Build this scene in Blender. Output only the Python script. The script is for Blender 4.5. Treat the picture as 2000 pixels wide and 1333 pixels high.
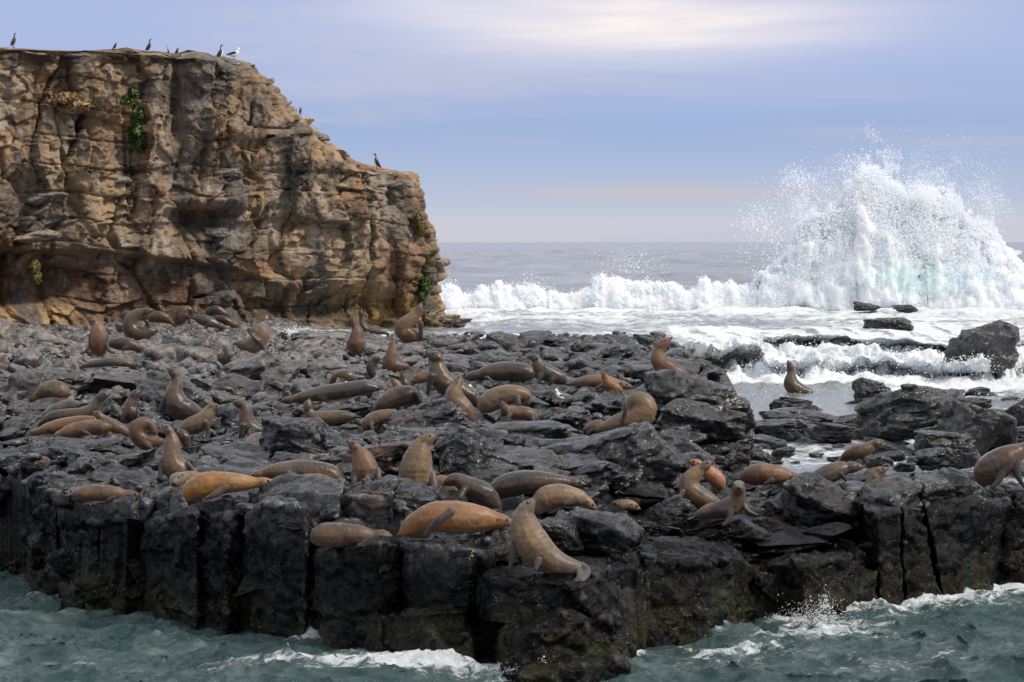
import bpy, bmesh, math, random
import numpy as np
from mathutils import Vector, Matrix

random.seed(7)
rng = np.random.default_rng(11)
scene = bpy.context.scene
COL = scene.collection
for o in list(bpy.data.objects):
    bpy.data.objects.remove(o)

# ------------------------------------------------------------------ camera
CAM_H, F, HY = 6.3, 2000 * 100 / 36, 473.0      # eye height, focal length in photo pixels, horizon row
cam_d = bpy.data.cameras.new('camera')
cam_d.lens, cam_d.sensor_width = 100, 36
cam_d.shift_y = (HY - 666.5) / 2000
cam_d.clip_start, cam_d.clip_end = 0.5, 90000
cam = bpy.data.objects.new('camera', cam_d)
cam.location = (0, 0, CAM_H)
cam.rotation_euler = (math.radians(90), 0, 0)
COL.objects.link(cam)
scene.camera = cam

# ------------------------------------------------------------------ view, sun, sky
vs = scene.view_settings
vs.view_transform, vs.look, vs.gamma = 'Standard', 'None', 1
vs.use_curve_mapping = False
vs.exposure = 0.7
scene.render.engine = 'CYCLES'
scene.cycles.max_bounces = 14
scene.cycles.diffuse_bounces = 12
scene.cycles.transmission_bounces = 12
scene.cycles.use_denoising = True
scene.cycles.denoising_prefilter = 'ACCURATE'
scene.cycles.sample_clamp_indirect = 3.0
scene.cycles.sample_clamp_direct = 12.0
scene.cycles.transparent_max_bounces = 8

SUN_EL, SUN_AZ = math.radians(46), math.radians(112)     # azimuth clockwise from +Y: right and a little behind the camera
sd = bpy.data.lights.new('sun', 'SUN')
sd.energy, sd.angle, sd.color = 2.0, math.radians(7), (1.0, 0.91, 0.78)
sun = bpy.data.objects.new('sun', sd)
sdir = Vector((math.sin(SUN_AZ) * math.cos(SUN_EL), math.cos(SUN_AZ) * math.cos(SUN_EL), math.sin(SUN_EL)))
sun.rotation_euler = sdir.to_track_quat('Z', 'Y').to_euler()
sun.location = (30, -20, 60)
COL.objects.link(sun)


class NT:
    """small helper for writing node trees"""
    def __init__(s, tree):
        s.t = tree
        s.n = tree.nodes
        s.n.clear()

    def node(s, typ, ins=None, **props):
        nd = s.n.new(typ)
        for k, v in props.items():
            setattr(nd, k, v)
        for k, v in (ins or {}).items():
            sock = nd.inputs[k]
            if isinstance(v, bpy.types.NodeSocket):
                s.t.links.new(v, sock)
            else:
                sock.default_value = v
        return nd

    def math(s, op, a, b=0.0, c=None, clamp=False):
        ins = {0: a, 1: b}
        if c is not None:
            ins[2] = c
        return s.node('ShaderNodeMath', ins, operation=op, use_clamp=clamp).outputs[0]

    def ramp(s, fac, stops, interp='LINEAR'):
        nd = s.node('ShaderNodeValToRGB', {0: fac})
        cr = nd.color_ramp
        cr.interpolation = interp
        while len(cr.elements) < len(stops):
            cr.elements.new(0.5)
        for e, (p, c) in zip(cr.elements, stops):
            e.position = p
            e.color = (c if isinstance(c, tuple) else (c, c, c)) + (1,)
        return nd.outputs[0]

    def rng(s, v, a, b, c=0.0, d=1.0, smooth=True):
        return s.node('ShaderNodeMapRange', {0: v, 1: a, 2: b, 3: c, 4: d},
                      interpolation_type='SMOOTHSTEP' if smooth else 'LINEAR').outputs[0]

    def mix(s, f, a, b, blend='MIX'):
        nd = s.node('ShaderNodeMix', data_type='RGBA', blend_type=blend)
        for k, v in ((0, f), (6, a), (7, b)):
            if isinstance(v, bpy.types.NodeSocket):
                s.t.links.new(v, nd.inputs[k])
            elif k == 0:
                nd.inputs[k].default_value = v
            else:
                nd.inputs[k].default_value = tuple(v) + (1,)
        return nd.outputs[2]

    def noise(s, vec, scale, detail=4, rough=0.55, dist=0.0):
        return s.node('ShaderNodeTexNoise', {'Vector': vec, 'Scale': scale, 'Detail': detail, 'Roughness': rough,
                                             'Distortion': dist}).outputs[0]

    def mapping(s, vec, scale=(1, 1, 1), loc=(0, 0, 0), rot=(0, 0, 0)):
        return s.node('ShaderNodeMapping', {0: vec, 1: loc, 2: rot, 3: scale}).outputs[0]


world = bpy.data.worlds.new('World')
scene.world = world
world.use_nodes = True
w = NT(world.node_tree)
d = w.node('ShaderNodeTexCoord').outputs['Generated']
sky = w.node('ShaderNodeTexSky', sky_type='NISHITA', sun_disc=False, sun_elevation=SUN_EL, sun_rotation=SUN_AZ,
             air_density=1.0, dust_density=1.5)
xyz = w.node('ShaderNodeSeparateXYZ', {0: d}).outputs
el = w.math('MAXIMUM', xyz[2], 0.0)
# overcast veil: pale at the horizon, blue grey above it, lilac higher up
veil = w.ramp(w.math('POWER', el, 0.5), [
    (0.0, (0.50, 0.49, 0.55)), (0.085, (0.47, 0.49, 0.57)), (0.13, (0.37, 0.43, 0.57)), (0.20, (0.255, 0.345, 0.565)),
    (0.25, (0.30, 0.37, 0.60)), (0.30, (0.31, 0.365, 0.59)), (0.42, (0.46, 0.49, 0.60)), (0.65, (0.72, 0.73, 0.77)),
    (1.0, (0.88, 0.90, 0.95))])
cv = w.mapping(d, (3.0, 3.0, 26.0), (2.3, 0.4, 0.35))
n1 = w.noise(cv, 1.6, 6, 0.55, 0.4)
cv2 = w.mapping(d, (2.0, 2.0, 60.0), (7.1, 1.0, 0.2))
n2 = w.noise(cv2, 1.5, 5, 0.5, 0.2)
c1 = w.rng(n1, 0.46, 0.68, 0, 0.55)
skycol = w.mix(c1, veil, (0.44, 0.43, 0.54))
# the broad cream cloud high in the middle and the thin warm band low over the sea
az = w.math('ARCTAN2', xyz[0], xyz[1])
def blob(cx, cz, sx, sz, amt, nz, k):
    a = w.math('DIVIDE', w.math('SUBTRACT', az, cx), sx)
    b = w.math('DIVIDE', w.math('SUBTRACT', el, cz), sz)
    r2 = w.math('ADD', w.math('MULTIPLY', a, a), w.math('MULTIPLY', b, b))
    g = w.math('EXPONENT', w.math('MULTIPLY', r2, -1.0))
    g = w.math('MULTIPLY', g, w.math('MULTIPLY_ADD', nz, k, 1 - 0.5 * k))
    return w.math('MULTIPLY', g, amt, clamp=True)
skycol = w.mix(blob(0.050, 0.0785, 0.070, 0.0115, 1.15, n1, 3.0), skycol, (0.90, 0.79, 0.72))
skycol = w.mix(blob(-0.02, 0.0835, 0.035, 0.006, 0.4, n1, 2.6), skycol, (0.80, 0.73, 0.71))
skycol = w.mix(blob(0.055, 0.0175, 0.055, 0.0028, 0.75, n2, 2.0), skycol, (0.55, 0.44, 0.41))
skycol = w.mix(w.rng(n2, 0.50, 0.78, 0, 0.25), skycol, (0.42, 0.43, 0.52))
nish = w.node('ShaderNodeVectorMath', {0: sky.outputs[0], 1: (0.08, 0.08, 0.08)}, operation='MULTIPLY').outputs[0]
final = w.mix(0.86, nish, skycol)
bg = w.node('ShaderNodeBackground', {0: final, 1: 0.84})
w.node('ShaderNodeOutputWorld', {0: bg.outputs[0]})


# ------------------------------------------------------------------ numpy noise
def _h(ix, iy, iz, s):
    h = (ix.astype(np.int64) * 374761393 + iy.astype(np.int64) * 668265263 + iz.astype(np.int64) * 2147483647 + s * 974634541) & 0xFFFFFFFF
    h = ((h ^ (h >> 13)) * 1274126177) & 0xFFFFFFFF
    h = ((h ^ (h >> 16)) * 2246822519) & 0xFFFFFFFF
    return ((h ^ (h >> 15)) & 0xFFFFFF) / float(0xFFFFFF)


def vnoise(p, s=0):
    i = np.floor(p)
    f = p - i
    f = f * f * f * (f * (f * 6 - 15) + 10)
    i = i.astype(np.int64)
    x, y, z = i[:, 0], i[:, 1], i[:, 2]
    fx, fy, fz = f[:, 0], f[:, 1], f[:, 2]
    def L(dz):
        a = _h(x, y, z + dz, s) * (1 - fx) + _h(x + 1, y, z + dz, s) * fx
        b = _h(x, y + 1, z + dz, s) * (1 - fx) + _h(x + 1, y + 1, z + dz, s) * fx
        return a * (1 - fy) + b * fy
    return (L(0) * (1 - fz) + L(1) * fz) * 2 - 1


def fbm(p, octs=4, s=0, gain=0.5, lac=2.03):
    t = np.zeros(len(p)); a = 1.0; q = p; n = 0
    for k in range(octs):
        t += a * vnoise(q, s + k * 17); n += a
        a *= gain; q = q * lac + 3.7
    return t / n * 1.6


def worley(p, s=0, facet=False):
    """distances to the nearest two cells, a random number per cell and, if asked, the height of a randomly tilted facet in it"""
    i = np.floor(p).astype(np.int64)
    f1 = np.full(len(p), 9.0); f2 = np.full(len(p), 9.0); cid = np.zeros(len(p)); fac = np.zeros(len(p))
    for dx in (-1, 0, 1):
        for dy in (-1, 0, 1):
            for dz in (-1, 0, 1):
                x, y, z = i[:, 0] + dx, i[:, 1] + dy, i[:, 2] + dz
                c = np.stack([x + _h(x, y, z, s), y + _h(x, y, z, s + 1), z + _h(x, y, z, s + 2)], 1)
                dd = np.sqrt(((p - c) ** 2).sum(1))
                hh = _h(x, y, z, s + 3)
                near = dd < f1
                f2 = np.where(near, f1, np.minimum(f2, dd))
                cid = np.where(near, hh, cid)
                if facet:
                    q = p - c
                    fv = q[:, 0] * (_h(x, y, z, s + 5) - 0.5) + q[:, 1] * (_h(x, y, z, s + 6) - 0.5) + q[:, 2] * (_h(x, y, z, s + 7) - 0.5)
                    fac = np.where(near, fv, fac)
                f1 = np.where(near, dd, f1)
    return (f1, f2, cid, fac) if facet else (f1, f2, cid)


def sstep(x, a, b):
    t = np.clip((x - a) / (b - a), 0, 1)
    return t * t * (3 - 2 * t)


# ------------------------------------------------------------------ mesh helpers
def mk_mesh(name, V, Q, mat=None, smooth=True, col=None, attrs=None):
    me = bpy.data.meshes.new(name)
    V = np.ascontiguousarray(V, dtype=np.float32)
    Q = np.asarray(Q, dtype=np.int32)
    k = Q.shape[1]
    me.vertices.add(len(V)); me.vertices.foreach_set('co', V.ravel())
    me.loops.add(Q.size); me.loops.foreach_set('vertex_index', np.ascontiguousarray(Q).ravel())
    me.polygons.add(len(Q)); me.polygons.foreach_set('loop_start', np.arange(len(Q), dtype=np.int32) * k)
    try:
        me.polygons.foreach_set('loop_total', np.full(len(Q), k, dtype=np.int32))
    except Exception:
        pass
    me.update(calc_edges=True)
    if smooth:
        me.polygons.foreach_set('use_smooth', np.ones(len(Q), dtype=bool))
    if mat:
        me.materials.append(mat)
    if col is not None:
        a = me.color_attributes.new('Col', 'FLOAT_COLOR', 'POINT')
        c = np.ones((len(V), 4), dtype=np.float32); c[:, :3] = col
        a.data.foreach_set('color', c.ravel())
    for nm, arr in (attrs or {}).items():
        a = me.attributes.new(nm, 'FLOAT', 'POINT')
        a.data.foreach_set('value', np.ascontiguousarray(arr, dtype=np.float32))
    return me


def link(name, me, parent=None, **props):
    o = bpy.data.objects.new(name, me)
    COL.objects.link(o)
    if parent:
        o.parent = parent
    for k, v in props.items():
        o[k] = v
    return o


def thing(name, label, cat, loc=(0, 0, 0), group=None):
    o = bpy.data.objects.new(name, None)
    o.empty_display_size = 0.2
    COL.objects.link(o)
    o.location = loc
    o['label'], o['category'] = label, cat
    if group:
        o['group'] = group
    return o


def read_mesh(me):
    V = np.empty(len(me.vertices) * 3, dtype=np.float32); me.vertices.foreach_get('co', V)
    Q = np.empty(len(me.loops), dtype=np.int32); me.loops.foreach_get('vertex_index', Q)
    return V.reshape(-1, 3).astype(np.float64), Q.reshape(-1, 4)


def remesh(V, faces, size):
    me = bpy.data.meshes.new('tmp')
    me.from_pydata([tuple(v) for v in V], [], [tuple(f) for f in faces]) if not isinstance(faces, np.ndarray) else None
    if isinstance(faces, np.ndarray):
        bpy.data.meshes.remove(me)
        me = mk_mesh('tmp', V, faces)
    o = bpy.data.objects.new('tmp', me)
    COL.objects.link(o)
    m = o.modifiers.new('r', 'REMESH')
    m.mode, m.voxel_size, m.adaptivity = 'VOXEL', size, 0
    dg = bpy.context.evaluated_depsgraph_get()
    e = o.evaluated_get(dg)
    me2 = e.to_mesh()
    out = read_mesh(me2)
    e.to_mesh_clear()
    bpy.data.objects.remove(o)
    bpy.data.meshes.remove(me)
    return out


def normals(V, Q):
    n = np.cross(V[Q[:, 2]] - V[Q[:, 0]], V[Q[:, 3]] - V[Q[:, 1]])
    N = np.zeros_like(V)
    for c in range(3):
        acc = np.zeros(len(V))
        for k in range(4):
            acc += np.bincount(Q[:, k], n[:, c], minlength=len(V))
        N[:, c] = acc
    return N / (np.linalg.norm(N, axis=1, keepdims=True) + 1e-12)


def relax(V, Q, it=2, lam=0.5):
    E = np.concatenate([Q[:, [0, 1]], Q[:, [1, 2]], Q[:, [2, 3]], Q[:, [3, 0]]])
    a, b = E[:, 0], E[:, 1]
    cnt = np.bincount(a, minlength=len(V)) + np.bincount(b, minlength=len(V))
    for _ in range(it):
        S = np.stack([np.bincount(a, V[b, c], minlength=len(V)) + np.bincount(b, V[a, c], minlength=len(V)) for c in range(3)], 1)
        V = V + lam * (S / cnt[:, None] - V)
    return V


def hull(pts):
    bm = bmesh.new()
    for p in pts:
        bm.verts.new(p)
    r = bmesh.ops.convex_hull(bm, input=bm.verts)
    junk = {g for g in r['geom_interior'] + r['geom_unused'] if isinstance(g, bmesh.types.BMVert)}
    for v in junk:
        bm.verts.remove(v)
    bmesh.ops.recalc_face_normals(bm, faces=bm.faces)
    bm.verts.index_update()
    V = [v.co[:] for v in bm.verts]
    Fc = [[v.index for v in f.verts] for f in bm.faces]
    bm.free()
    return V, Fc


def grid_quads(nr, nc):
    i = np.arange((nr - 1) * (nc - 1))
    r, c = i // (nc - 1), i % (nc - 1)
    a = r * nc + c
    return np.stack([a, a + 1, a + nc + 1, a + nc], 1)


def rock_disp(V, N, S, amp, seed, aniso=(1, 1, 1.5)):
    """stepped, cracked and grained relief for basalt: S is the size of the main pieces"""
    p = V / S * np.array(aniso) + seed * 7.13
    p = p + 0.25 * np.stack([vnoise(p * 1.7, seed + k) for k in range(3)], 1)
    f1, f2, c, fa = worley(p, seed, True)
    g1 = np.exp(-((f2 - f1) / 0.05) ** 2)
    f1b, f2b, c2, fa2 = worley(p * 2.6 + 5.1, seed + 9, True)
    fb = fbm(p * 3.0, 4, seed + 3)
    big = fbm(p * 0.6, 2, seed + 5)
    dsp = amp * (0.8 * (c - 0.5) + 2.9 * fa - 0.45 * g1 + 0.3 * (c2 - 0.5) + 1.3 * fa2 + 0.22 * fb + 0.5 * big)
    return V + N * dsp[:, None]


def P(px, py, D):
    return np.array([(px - 1000) * D / F, D, CAM_H - (py - HY) * D / F])


# ------------------------------------------------------------------ lie of the land
_fx = np.array([-700, 0, 50, 170, 450, 750, 1000, 1210, 1300, 1480, 1700, 1890, 2000, 2700], float)
_fd = np.array([56, 54.5, 53, 48.7, 45.8, 43.3, 42.5, 42.6, 45.4, 47.0, 48.6, 50.2, 51, 54], float)
_tx = np.array([-300, 0, 200, 480, 600, 780, 1000, 1130, 1230, 1480, 1690, 1760, 1970, 2300], float)
_tz = np.array([1.9, 1.9, 1.72, 1.95, 1.75, 1.5, 1.25, 1.15, 1.1, 0.95, 0.9, 1.7, 1.8, 1.6], float)
_ld = np.array([40, 42.7, 48, 58.5, 69.5, 82, 107, 130], float)
_lz = np.array([1.4, 1.45, 2.15, 2.5, 2.93, 3.08, 2.95, 3.1], float)
_rd = np.array([40, 47, 52, 56, 60, 70, 98, 112, 130], float)
_rz = np.array([1.1, 1.2, 1.4, 1.35, 0.95, 0.7, 0.5, 1.2, 1.7], float)


def d_front(px):
    return np.interp(px, _fx, _fd)


def zg(X, Y):
    X = np.asarray(X, float); Y = np.asarray(Y, float)
    px = 1000 + X * F / Y
    df = d_front(px)
    zt = np.interp(px, _tx, _tz)
    zl = np.interp(Y, _ld, _lz)
    ch = sstep(X, -9.5, -7.5) * sstep(Y, 101, 104)
    zl = zl * (1 - ch) + 2.2 * ch
    zr = np.interp(Y, _rd, _rz)
    xb = np.interp(Y, [44, 47, 50, 54, 60, 66], [0.2, 0.9, 2.2, 3.5, 4.9, 5.4])
    xb = xb - 0.3 * sstep(Y, 60, 66) + sstep(Y, 60, 66) * (0.6 * np.sin(Y * 0.45) + 0.35 * np.sin(Y * 1.3 + 1))
    b = sstep(X, xb - 0.8, xb + 0.8)
    z = zl * (1 - b) + zr * b
    t = sstep(Y - df, 0.5, 4.5)
    z = zt * (1 - t) + z * t
    return z


def ray_ground(px, py):
    D = np.arange(41, 126, 0.05)
    zr = CAM_H - (py - HY) * D / F
    hit = np.nonzero((zr <= zg((px - 1000) * D / F, D)) & (D > d_front(px) - 0.2))[0]
    return float(D[hit[0]]) if len(hit) else 110.0

# ------------------------------------------------------------------ materials
def new_mat(name):
    m = bpy.data.materials.new(name)
    m.use_nodes = True
    return m, NT(m.node_tree)


def finish(t, bsdf):
    t.node('ShaderNodeOutputMaterial', {0: bsdf.outputs[0]})


def rock_mat(name, tint=(1, 1, 1), far=False):
    m, t = new_mat(name)
    pos = t.node('ShaderNodeNewGeometry').outputs['Position']
    s = t.node('ShaderNodeSeparateXYZ', {0: pos}).outputs
    n1 = t.noise(pos, 0.8, 5, 0.6)
    n2 = t.noise(pos, 7.0, 5, 0.65)
    n3 = t.noise(pos, 21.0, 5, 0.72)
    mixn = t.math('ADD', t.math('MULTIPLY', n1, 0.36), t.math('ADD', t.math('MULTIPLY', n2, 0.36), t.math('MULTIPLY', n3, 0.28)))
    c = t.ramp(mixn, [(0.37, (0.003, 0.0033, 0.0036)), (0.48, (0.008, 0.0083, 0.009)), (0.56, (0.032, 0.0315, 0.032)), (0.66, (0.15, 0.14, 0.13))])
    # drier, browner loose stones towards the back left
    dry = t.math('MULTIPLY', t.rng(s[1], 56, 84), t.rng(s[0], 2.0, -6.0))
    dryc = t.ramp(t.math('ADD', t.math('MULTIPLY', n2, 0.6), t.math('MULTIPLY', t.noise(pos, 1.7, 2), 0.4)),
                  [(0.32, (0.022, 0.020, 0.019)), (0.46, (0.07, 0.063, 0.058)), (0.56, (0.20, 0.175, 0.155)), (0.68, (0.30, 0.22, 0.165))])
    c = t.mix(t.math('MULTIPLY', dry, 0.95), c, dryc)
    # rusty patches
    rust = t.rng(t.noise(pos, 0.55, 4, 0.6), 0.63, 0.72, 0, 0.55)
    c = t.mix(rust, c, (0.13, 0.062, 0.034))
    # soaked rock by the waterline, with the near wall's shade also painted into its colour
    soak_shade = t.math('MULTIPLY', t.rng(t.math('MULTIPLY_ADD', t.math('SUBTRACT', n1, 0.5), 1.6, s[2]), 2.15, 1.4), t.rng(s[1], 60, 55))
    c = t.mix(t.math('MULTIPLY', soak_shade, 0.88), c, t.mix(1.0, c, (0.10, 0.105, 0.10), 'MULTIPLY'))
    # weed and slime band above the waterline, barnacle specks in it
    band = t.math('MULTIPLY', t.rng(s[2], 1.15, 0.1), t.rng(s[1], 60, 56))
    alg = t.math('MULTIPLY', band, t.rng(t.noise(pos, 1.3, 5, 0.6), 0.40, 0.62))
    c = t.mix(t.math('MULTIPLY', alg, t.rng(n3, 0.40, 0.62, 0.15, 0.9)), c, (0.045, 0.040, 0.016))
    green = t.math('MULTIPLY', t.rng(s[2], 1.2, 0.3), t.math('MULTIPLY', t.rng(t.noise(pos, 0.9, 3), 0.56, 0.68), t.rng(s[1], 60, 56)))
    c = t.mix(t.math('MULTIPLY', green, t.rng(n3, 0.38, 0.6, 0.1, 0.75)), c, (0.022, 0.040, 0.012))
    vor = t.node('ShaderNodeTexVoronoi', {'Vector': pos, 'Scale': 9.0}).outputs[0]
    sp = t.math('MULTIPLY', t.math('MULTIPLY', t.rng(vor, 0.14, 0.09), band), t.rng(t.noise(pos, 2.1, 2), 0.5, 0.6))
    c = t.mix(sp, c, (0.28, 0.20, 0.05))
    # pale salt and droppings, sparse
    sal = t.math('MULTIPLY', t.rng(t.noise(t.mapping(pos, (1, 1, 0.5)), 9, 5, 0.75), 0.64, 0.72), t.rng(t.noise(pos, 0.45, 3), 0.5, 0.62))
    c = t.mix(t.math('MULTIPLY', sal, 0.5), c, (0.35, 0.34, 0.32))
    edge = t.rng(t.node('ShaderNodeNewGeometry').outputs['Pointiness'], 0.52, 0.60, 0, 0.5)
    c = t.mix(t.math('MULTIPLY', t.math('MULTIPLY', edge, t.math('SUBTRACT', 1.0, t.math('MULTIPLY', soak_shade, 0.7))), t.rng(n2, 0.42, 0.6)), c, (0.30, 0.29, 0.28))
    if tint != (1, 1, 1):
        c = t.mix(1.0, c, tint, 'MULTIPLY')
    wet = t.noise(pos, 1.1, 4, 0.6)
    ro = t.rng(wet, 0.38, 0.62, 0.10, 0.30)
    ro = t.math('MULTIPLY_ADD', dry, 0.22, ro, clamp=True)
    # relief: fine wavy lamination, pits, hairline cracks
    warp = t.node('ShaderNodeTexNoise', {'Vector': pos, 'Scale': 1.5, 'Detail': 2}).outputs[1]
    wp = t.node('ShaderNodeVectorMath', {0: pos, 1: t.node('ShaderNodeVectorMath', {0: warp, 1: (0.5, 0.5, 0.5)}, operation='MULTIPLY').outputs[0]}, operation='ADD').outputs[0]
    lam = t.noise(t.mapping(wp, (2.2, 2.2, 11.0)), 1.6, 6, 0.65)
    pit = t.noise(pos, 17, 6, 0.75)
    ck = t.node('ShaderNodeTexVoronoi', {'Vector': t.mapping(wp, (1.0, 1.0, 1.8)), 'Scale': 2.3}, feature='DISTANCE_TO_EDGE').outputs[0]
    ckm = t.rng(ck, 0.0, 0.035)
    def facets(scale, k):
        v = t.node('ShaderNodeTexVoronoi', {'Vector': pos, 'Scale': scale}).outputs
        a = t.node('ShaderNodeVectorMath', {0: pos, 1: v['Position']}, operation='SUBTRACT').outputs[0]
        b_ = t.node('ShaderNodeVectorMath', {0: v['Color'], 1: (0.5, 0.5, 0.5)}, operation='SUBTRACT').outputs[0]
        return t.math('MULTIPLY', t.node('ShaderNodeVectorMath', {0: a, 1: b_}, operation='DOT_PRODUCT').outputs['Value'], k)
    chips = t.math('ADD', facets(3.2, 7.0), facets(9.0, 9.0))
    hgt = t.math('ADD', t.math('ADD', t.math('MULTIPLY', lam, 0.40), t.math('MULTIPLY', pit, 0.60)), t.math('ADD', t.math('MULTIPLY', ckm, 0.25), chips))
    bmp = t.node('ShaderNodeBump', {'Strength': 0.7, 'Distance': 0.05, 'Height': hgt}).outputs[0]
    b = t.node('ShaderNodeBsdfPrincipled', {'Base Color': c, 'Roughness': ro, 'Normal': bmp, 'Specular IOR Level': t.math('MULTIPLY_ADD', soak_shade, -0.46, 0.58)})
    finish(t, b)
    return m


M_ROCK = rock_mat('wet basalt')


def water_near():
    m, t = new_mat('green sea water')
    pos = t.node('ShaderNodeNewGeometry').outputs['Position']
    foam = t.node('ShaderNodeAttribute', attribute_name='foam').outputs['Fac']
    n = t.noise(t.mapping(pos, (0.7, 1.2, 1)), 4.0, 7, 0.70, 1.2)
    n2 = t.noise(pos, 1.2, 3, 0.6)
    f = t.math('MULTIPLY_ADD', t.math('SUBTRACT', n, 0.5), 2.1, foam)
    f = t.rng(f, 0.50, 0.95)
    deep = t.ramp(n2, [(0.35, (0.022, 0.058, 0.057)), (0.6, (0.072, 0.118, 0.114)), (0.75, (0.17, 0.22, 0.21))])
    c = t.mix(f, deep, (0.72, 0.77, 0.78))
    ro = t.math('MULTIPLY_ADD', f, 0.6, 0.03)
    rip = t.noise(t.mapping(pos, (1.0, 0.9, 1)), 5.0, 7, 0.72, 0.9)
    bmp = t.node('ShaderNodeBump', {'Strength': 1.0, 'Distance': 0.14, 'Height': rip}).outputs[0]
    b = t.node('ShaderNodeBsdfPrincipled', {'Base Color': c, 'Roughness': ro, 'Normal': bmp, 'IOR': 1.33})
    finish(t, b)
    return m


def water_far():
    m, t = new_mat('grey open sea')
    pos = t.node('ShaderNodeNewGeometry').outputs['Position']
    n = t.noise(t.mapping(pos, (0.05, 0.03, 0.05)), 1.0, 6, 0.6)
    c = t.ramp(n, [(0.35, (0.16, 0.17, 0.19)), (0.65, (0.27, 0.28, 0.31))])
    cap = t.rng(t.noise(t.mapping(pos, (0.22, 0.05, 0.1)), 1.0, 4, 0.7), 0.70, 0.78)
    c = t.mix(t.math('MULTIPLY', cap, 0.5), c, (0.6, 0.6, 0.62))
    rip = t.noise(t.mapping(pos, (1.0, 0.5, 1)), 0.35, 6, 0.7, 0.3)
    bmp = t.node('ShaderNodeBump', {'Strength': 1.0, 'Distance': 0.7, 'Height': rip}).outputs[0]
    b = t.node('ShaderNodeBsdfPrincipled', {'Base Color': c, 'Roughness': 0.22, 'Normal': bmp, 'IOR': 1.33})
    finish(t, b)
    return m


def water_surf():
    m, t = new_mat('foaming surf water')
    pos = t.node('ShaderNodeNewGeometry').outputs['Position']
    foam = t.node('ShaderNodeAttribute', attribute_name='foam').outputs['Fac']
    n = t.noise(t.mapping(pos, (0.8, 0.55, 1.6)), 1.7, 7, 0.66, 0.7)
    n2 = t.noise(pos, 6.0, 4, 0.7, 0.4)
    mixn = t.math('ADD', t.math('MULTIPLY', n, 0.7), t.math('MULTIPLY', n2, 0.3))
    f = t.rng(t.math('MULTIPLY_ADD', t.math('SUBTRACT', mixn, 0.5), 2.8, foam), 0.28, 0.90)
    c = t.ramp(n2, [(0.3, (0.07, 0.08, 0.085)), (0.7, (0.22, 0.25, 0.25))])
    c = t.mix(f, c, (0.62, 0.65, 0.67))
    ro = t.math('MULTIPLY_ADD', f, 0.55, 0.15)
    bmp = t.node('ShaderNodeBump', {'Strength': 0.6, 'Distance': 0.12, 'Height': mixn}).outputs[0]
    b = t.node('ShaderNodeBsdfPrincipled', {'Base Color': c, 'Roughness': ro, 'Normal': bmp, 'IOR': 1.33})
    finish(t, b)
    return m


def spray_mat(name, colr, sss=0.0):
    m, t = new_mat(name)
    pos = t.node('ShaderNodeNewGeometry').outputs['Position']
    ins = {'Roughness': 0.8, 'Specular IOR Level': 0.2}
    if sss:
        # thin glassy lip of the wave lets its sea-green colour through
        s = t.node('ShaderNodeSeparateXYZ', {0: pos}).outputs
        a = t.math('DIVIDE', t.math('SUBTRACT', s[0], 22.6), 4.6)
        b2 = t.math('DIVIDE', t.math('SUBTRACT', s[2], 4.4), 1.4)
        g = t.math('EXPONENT', t.math('MULTIPLY', t.math('ADD', t.math('MULTIPLY', a, a), t.math('MULTIPLY', b2, b2)), -1.0))
        n = t.noise(pos, 0.9, 5, 0.65)
        aq = t.rng(t.math('MULTIPLY_ADD', t.math('SUBTRACT', n, 0.5), 0.8, g), 0.25, 1.1)
        base = t.mix(t.rng(n, 0.48, 0.68, 0, 0.4), colr, (0.80, 0.91, 0.93))
        ins['Base Color'] = t.mix(aq, base, (0.74, 0.91, 0.90))
        bn = t.noise(pos, 3.5, 7, 0.72, 0.3)
        ins['Normal'] = t.node('ShaderNodeBump', {'Strength': 0.8, 'Distance': 0.25, 'Height': bn}).outputs[0]
        ins['Subsurface Weight'] = 1.0
        ins['Subsurface Radius'] = (1.0, 1.0, 1.0)
        ins['Subsurface Scale'] = 0.7
    else:
        ins['Base Color'] = colr + (1,)
    if not sss:
        a_ = t.node('ShaderNodeBsdfDiffuse', {0: colr + (1,)}); b_ = t.node('ShaderNodeBsdfTranslucent', {0: colr + (1,)})
        b = t.node('ShaderNodeMixShader', {0: 0.45, 1: a_.outputs[0], 2: b_.outputs[0]})
    else:
        b = t.node('ShaderNodeBsdfPrincipled', ins)
    finish(t, b)
    return m


M_SEA = water_near(); M_FAR = water_far(); M_SURF = water_surf()
M_SPRAY = spray_mat('white spray', (0.93, 0.95, 0.97)); M_CORE = spray_mat('churned white water', (0.84, 0.86, 0.89), 0.3)


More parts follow.
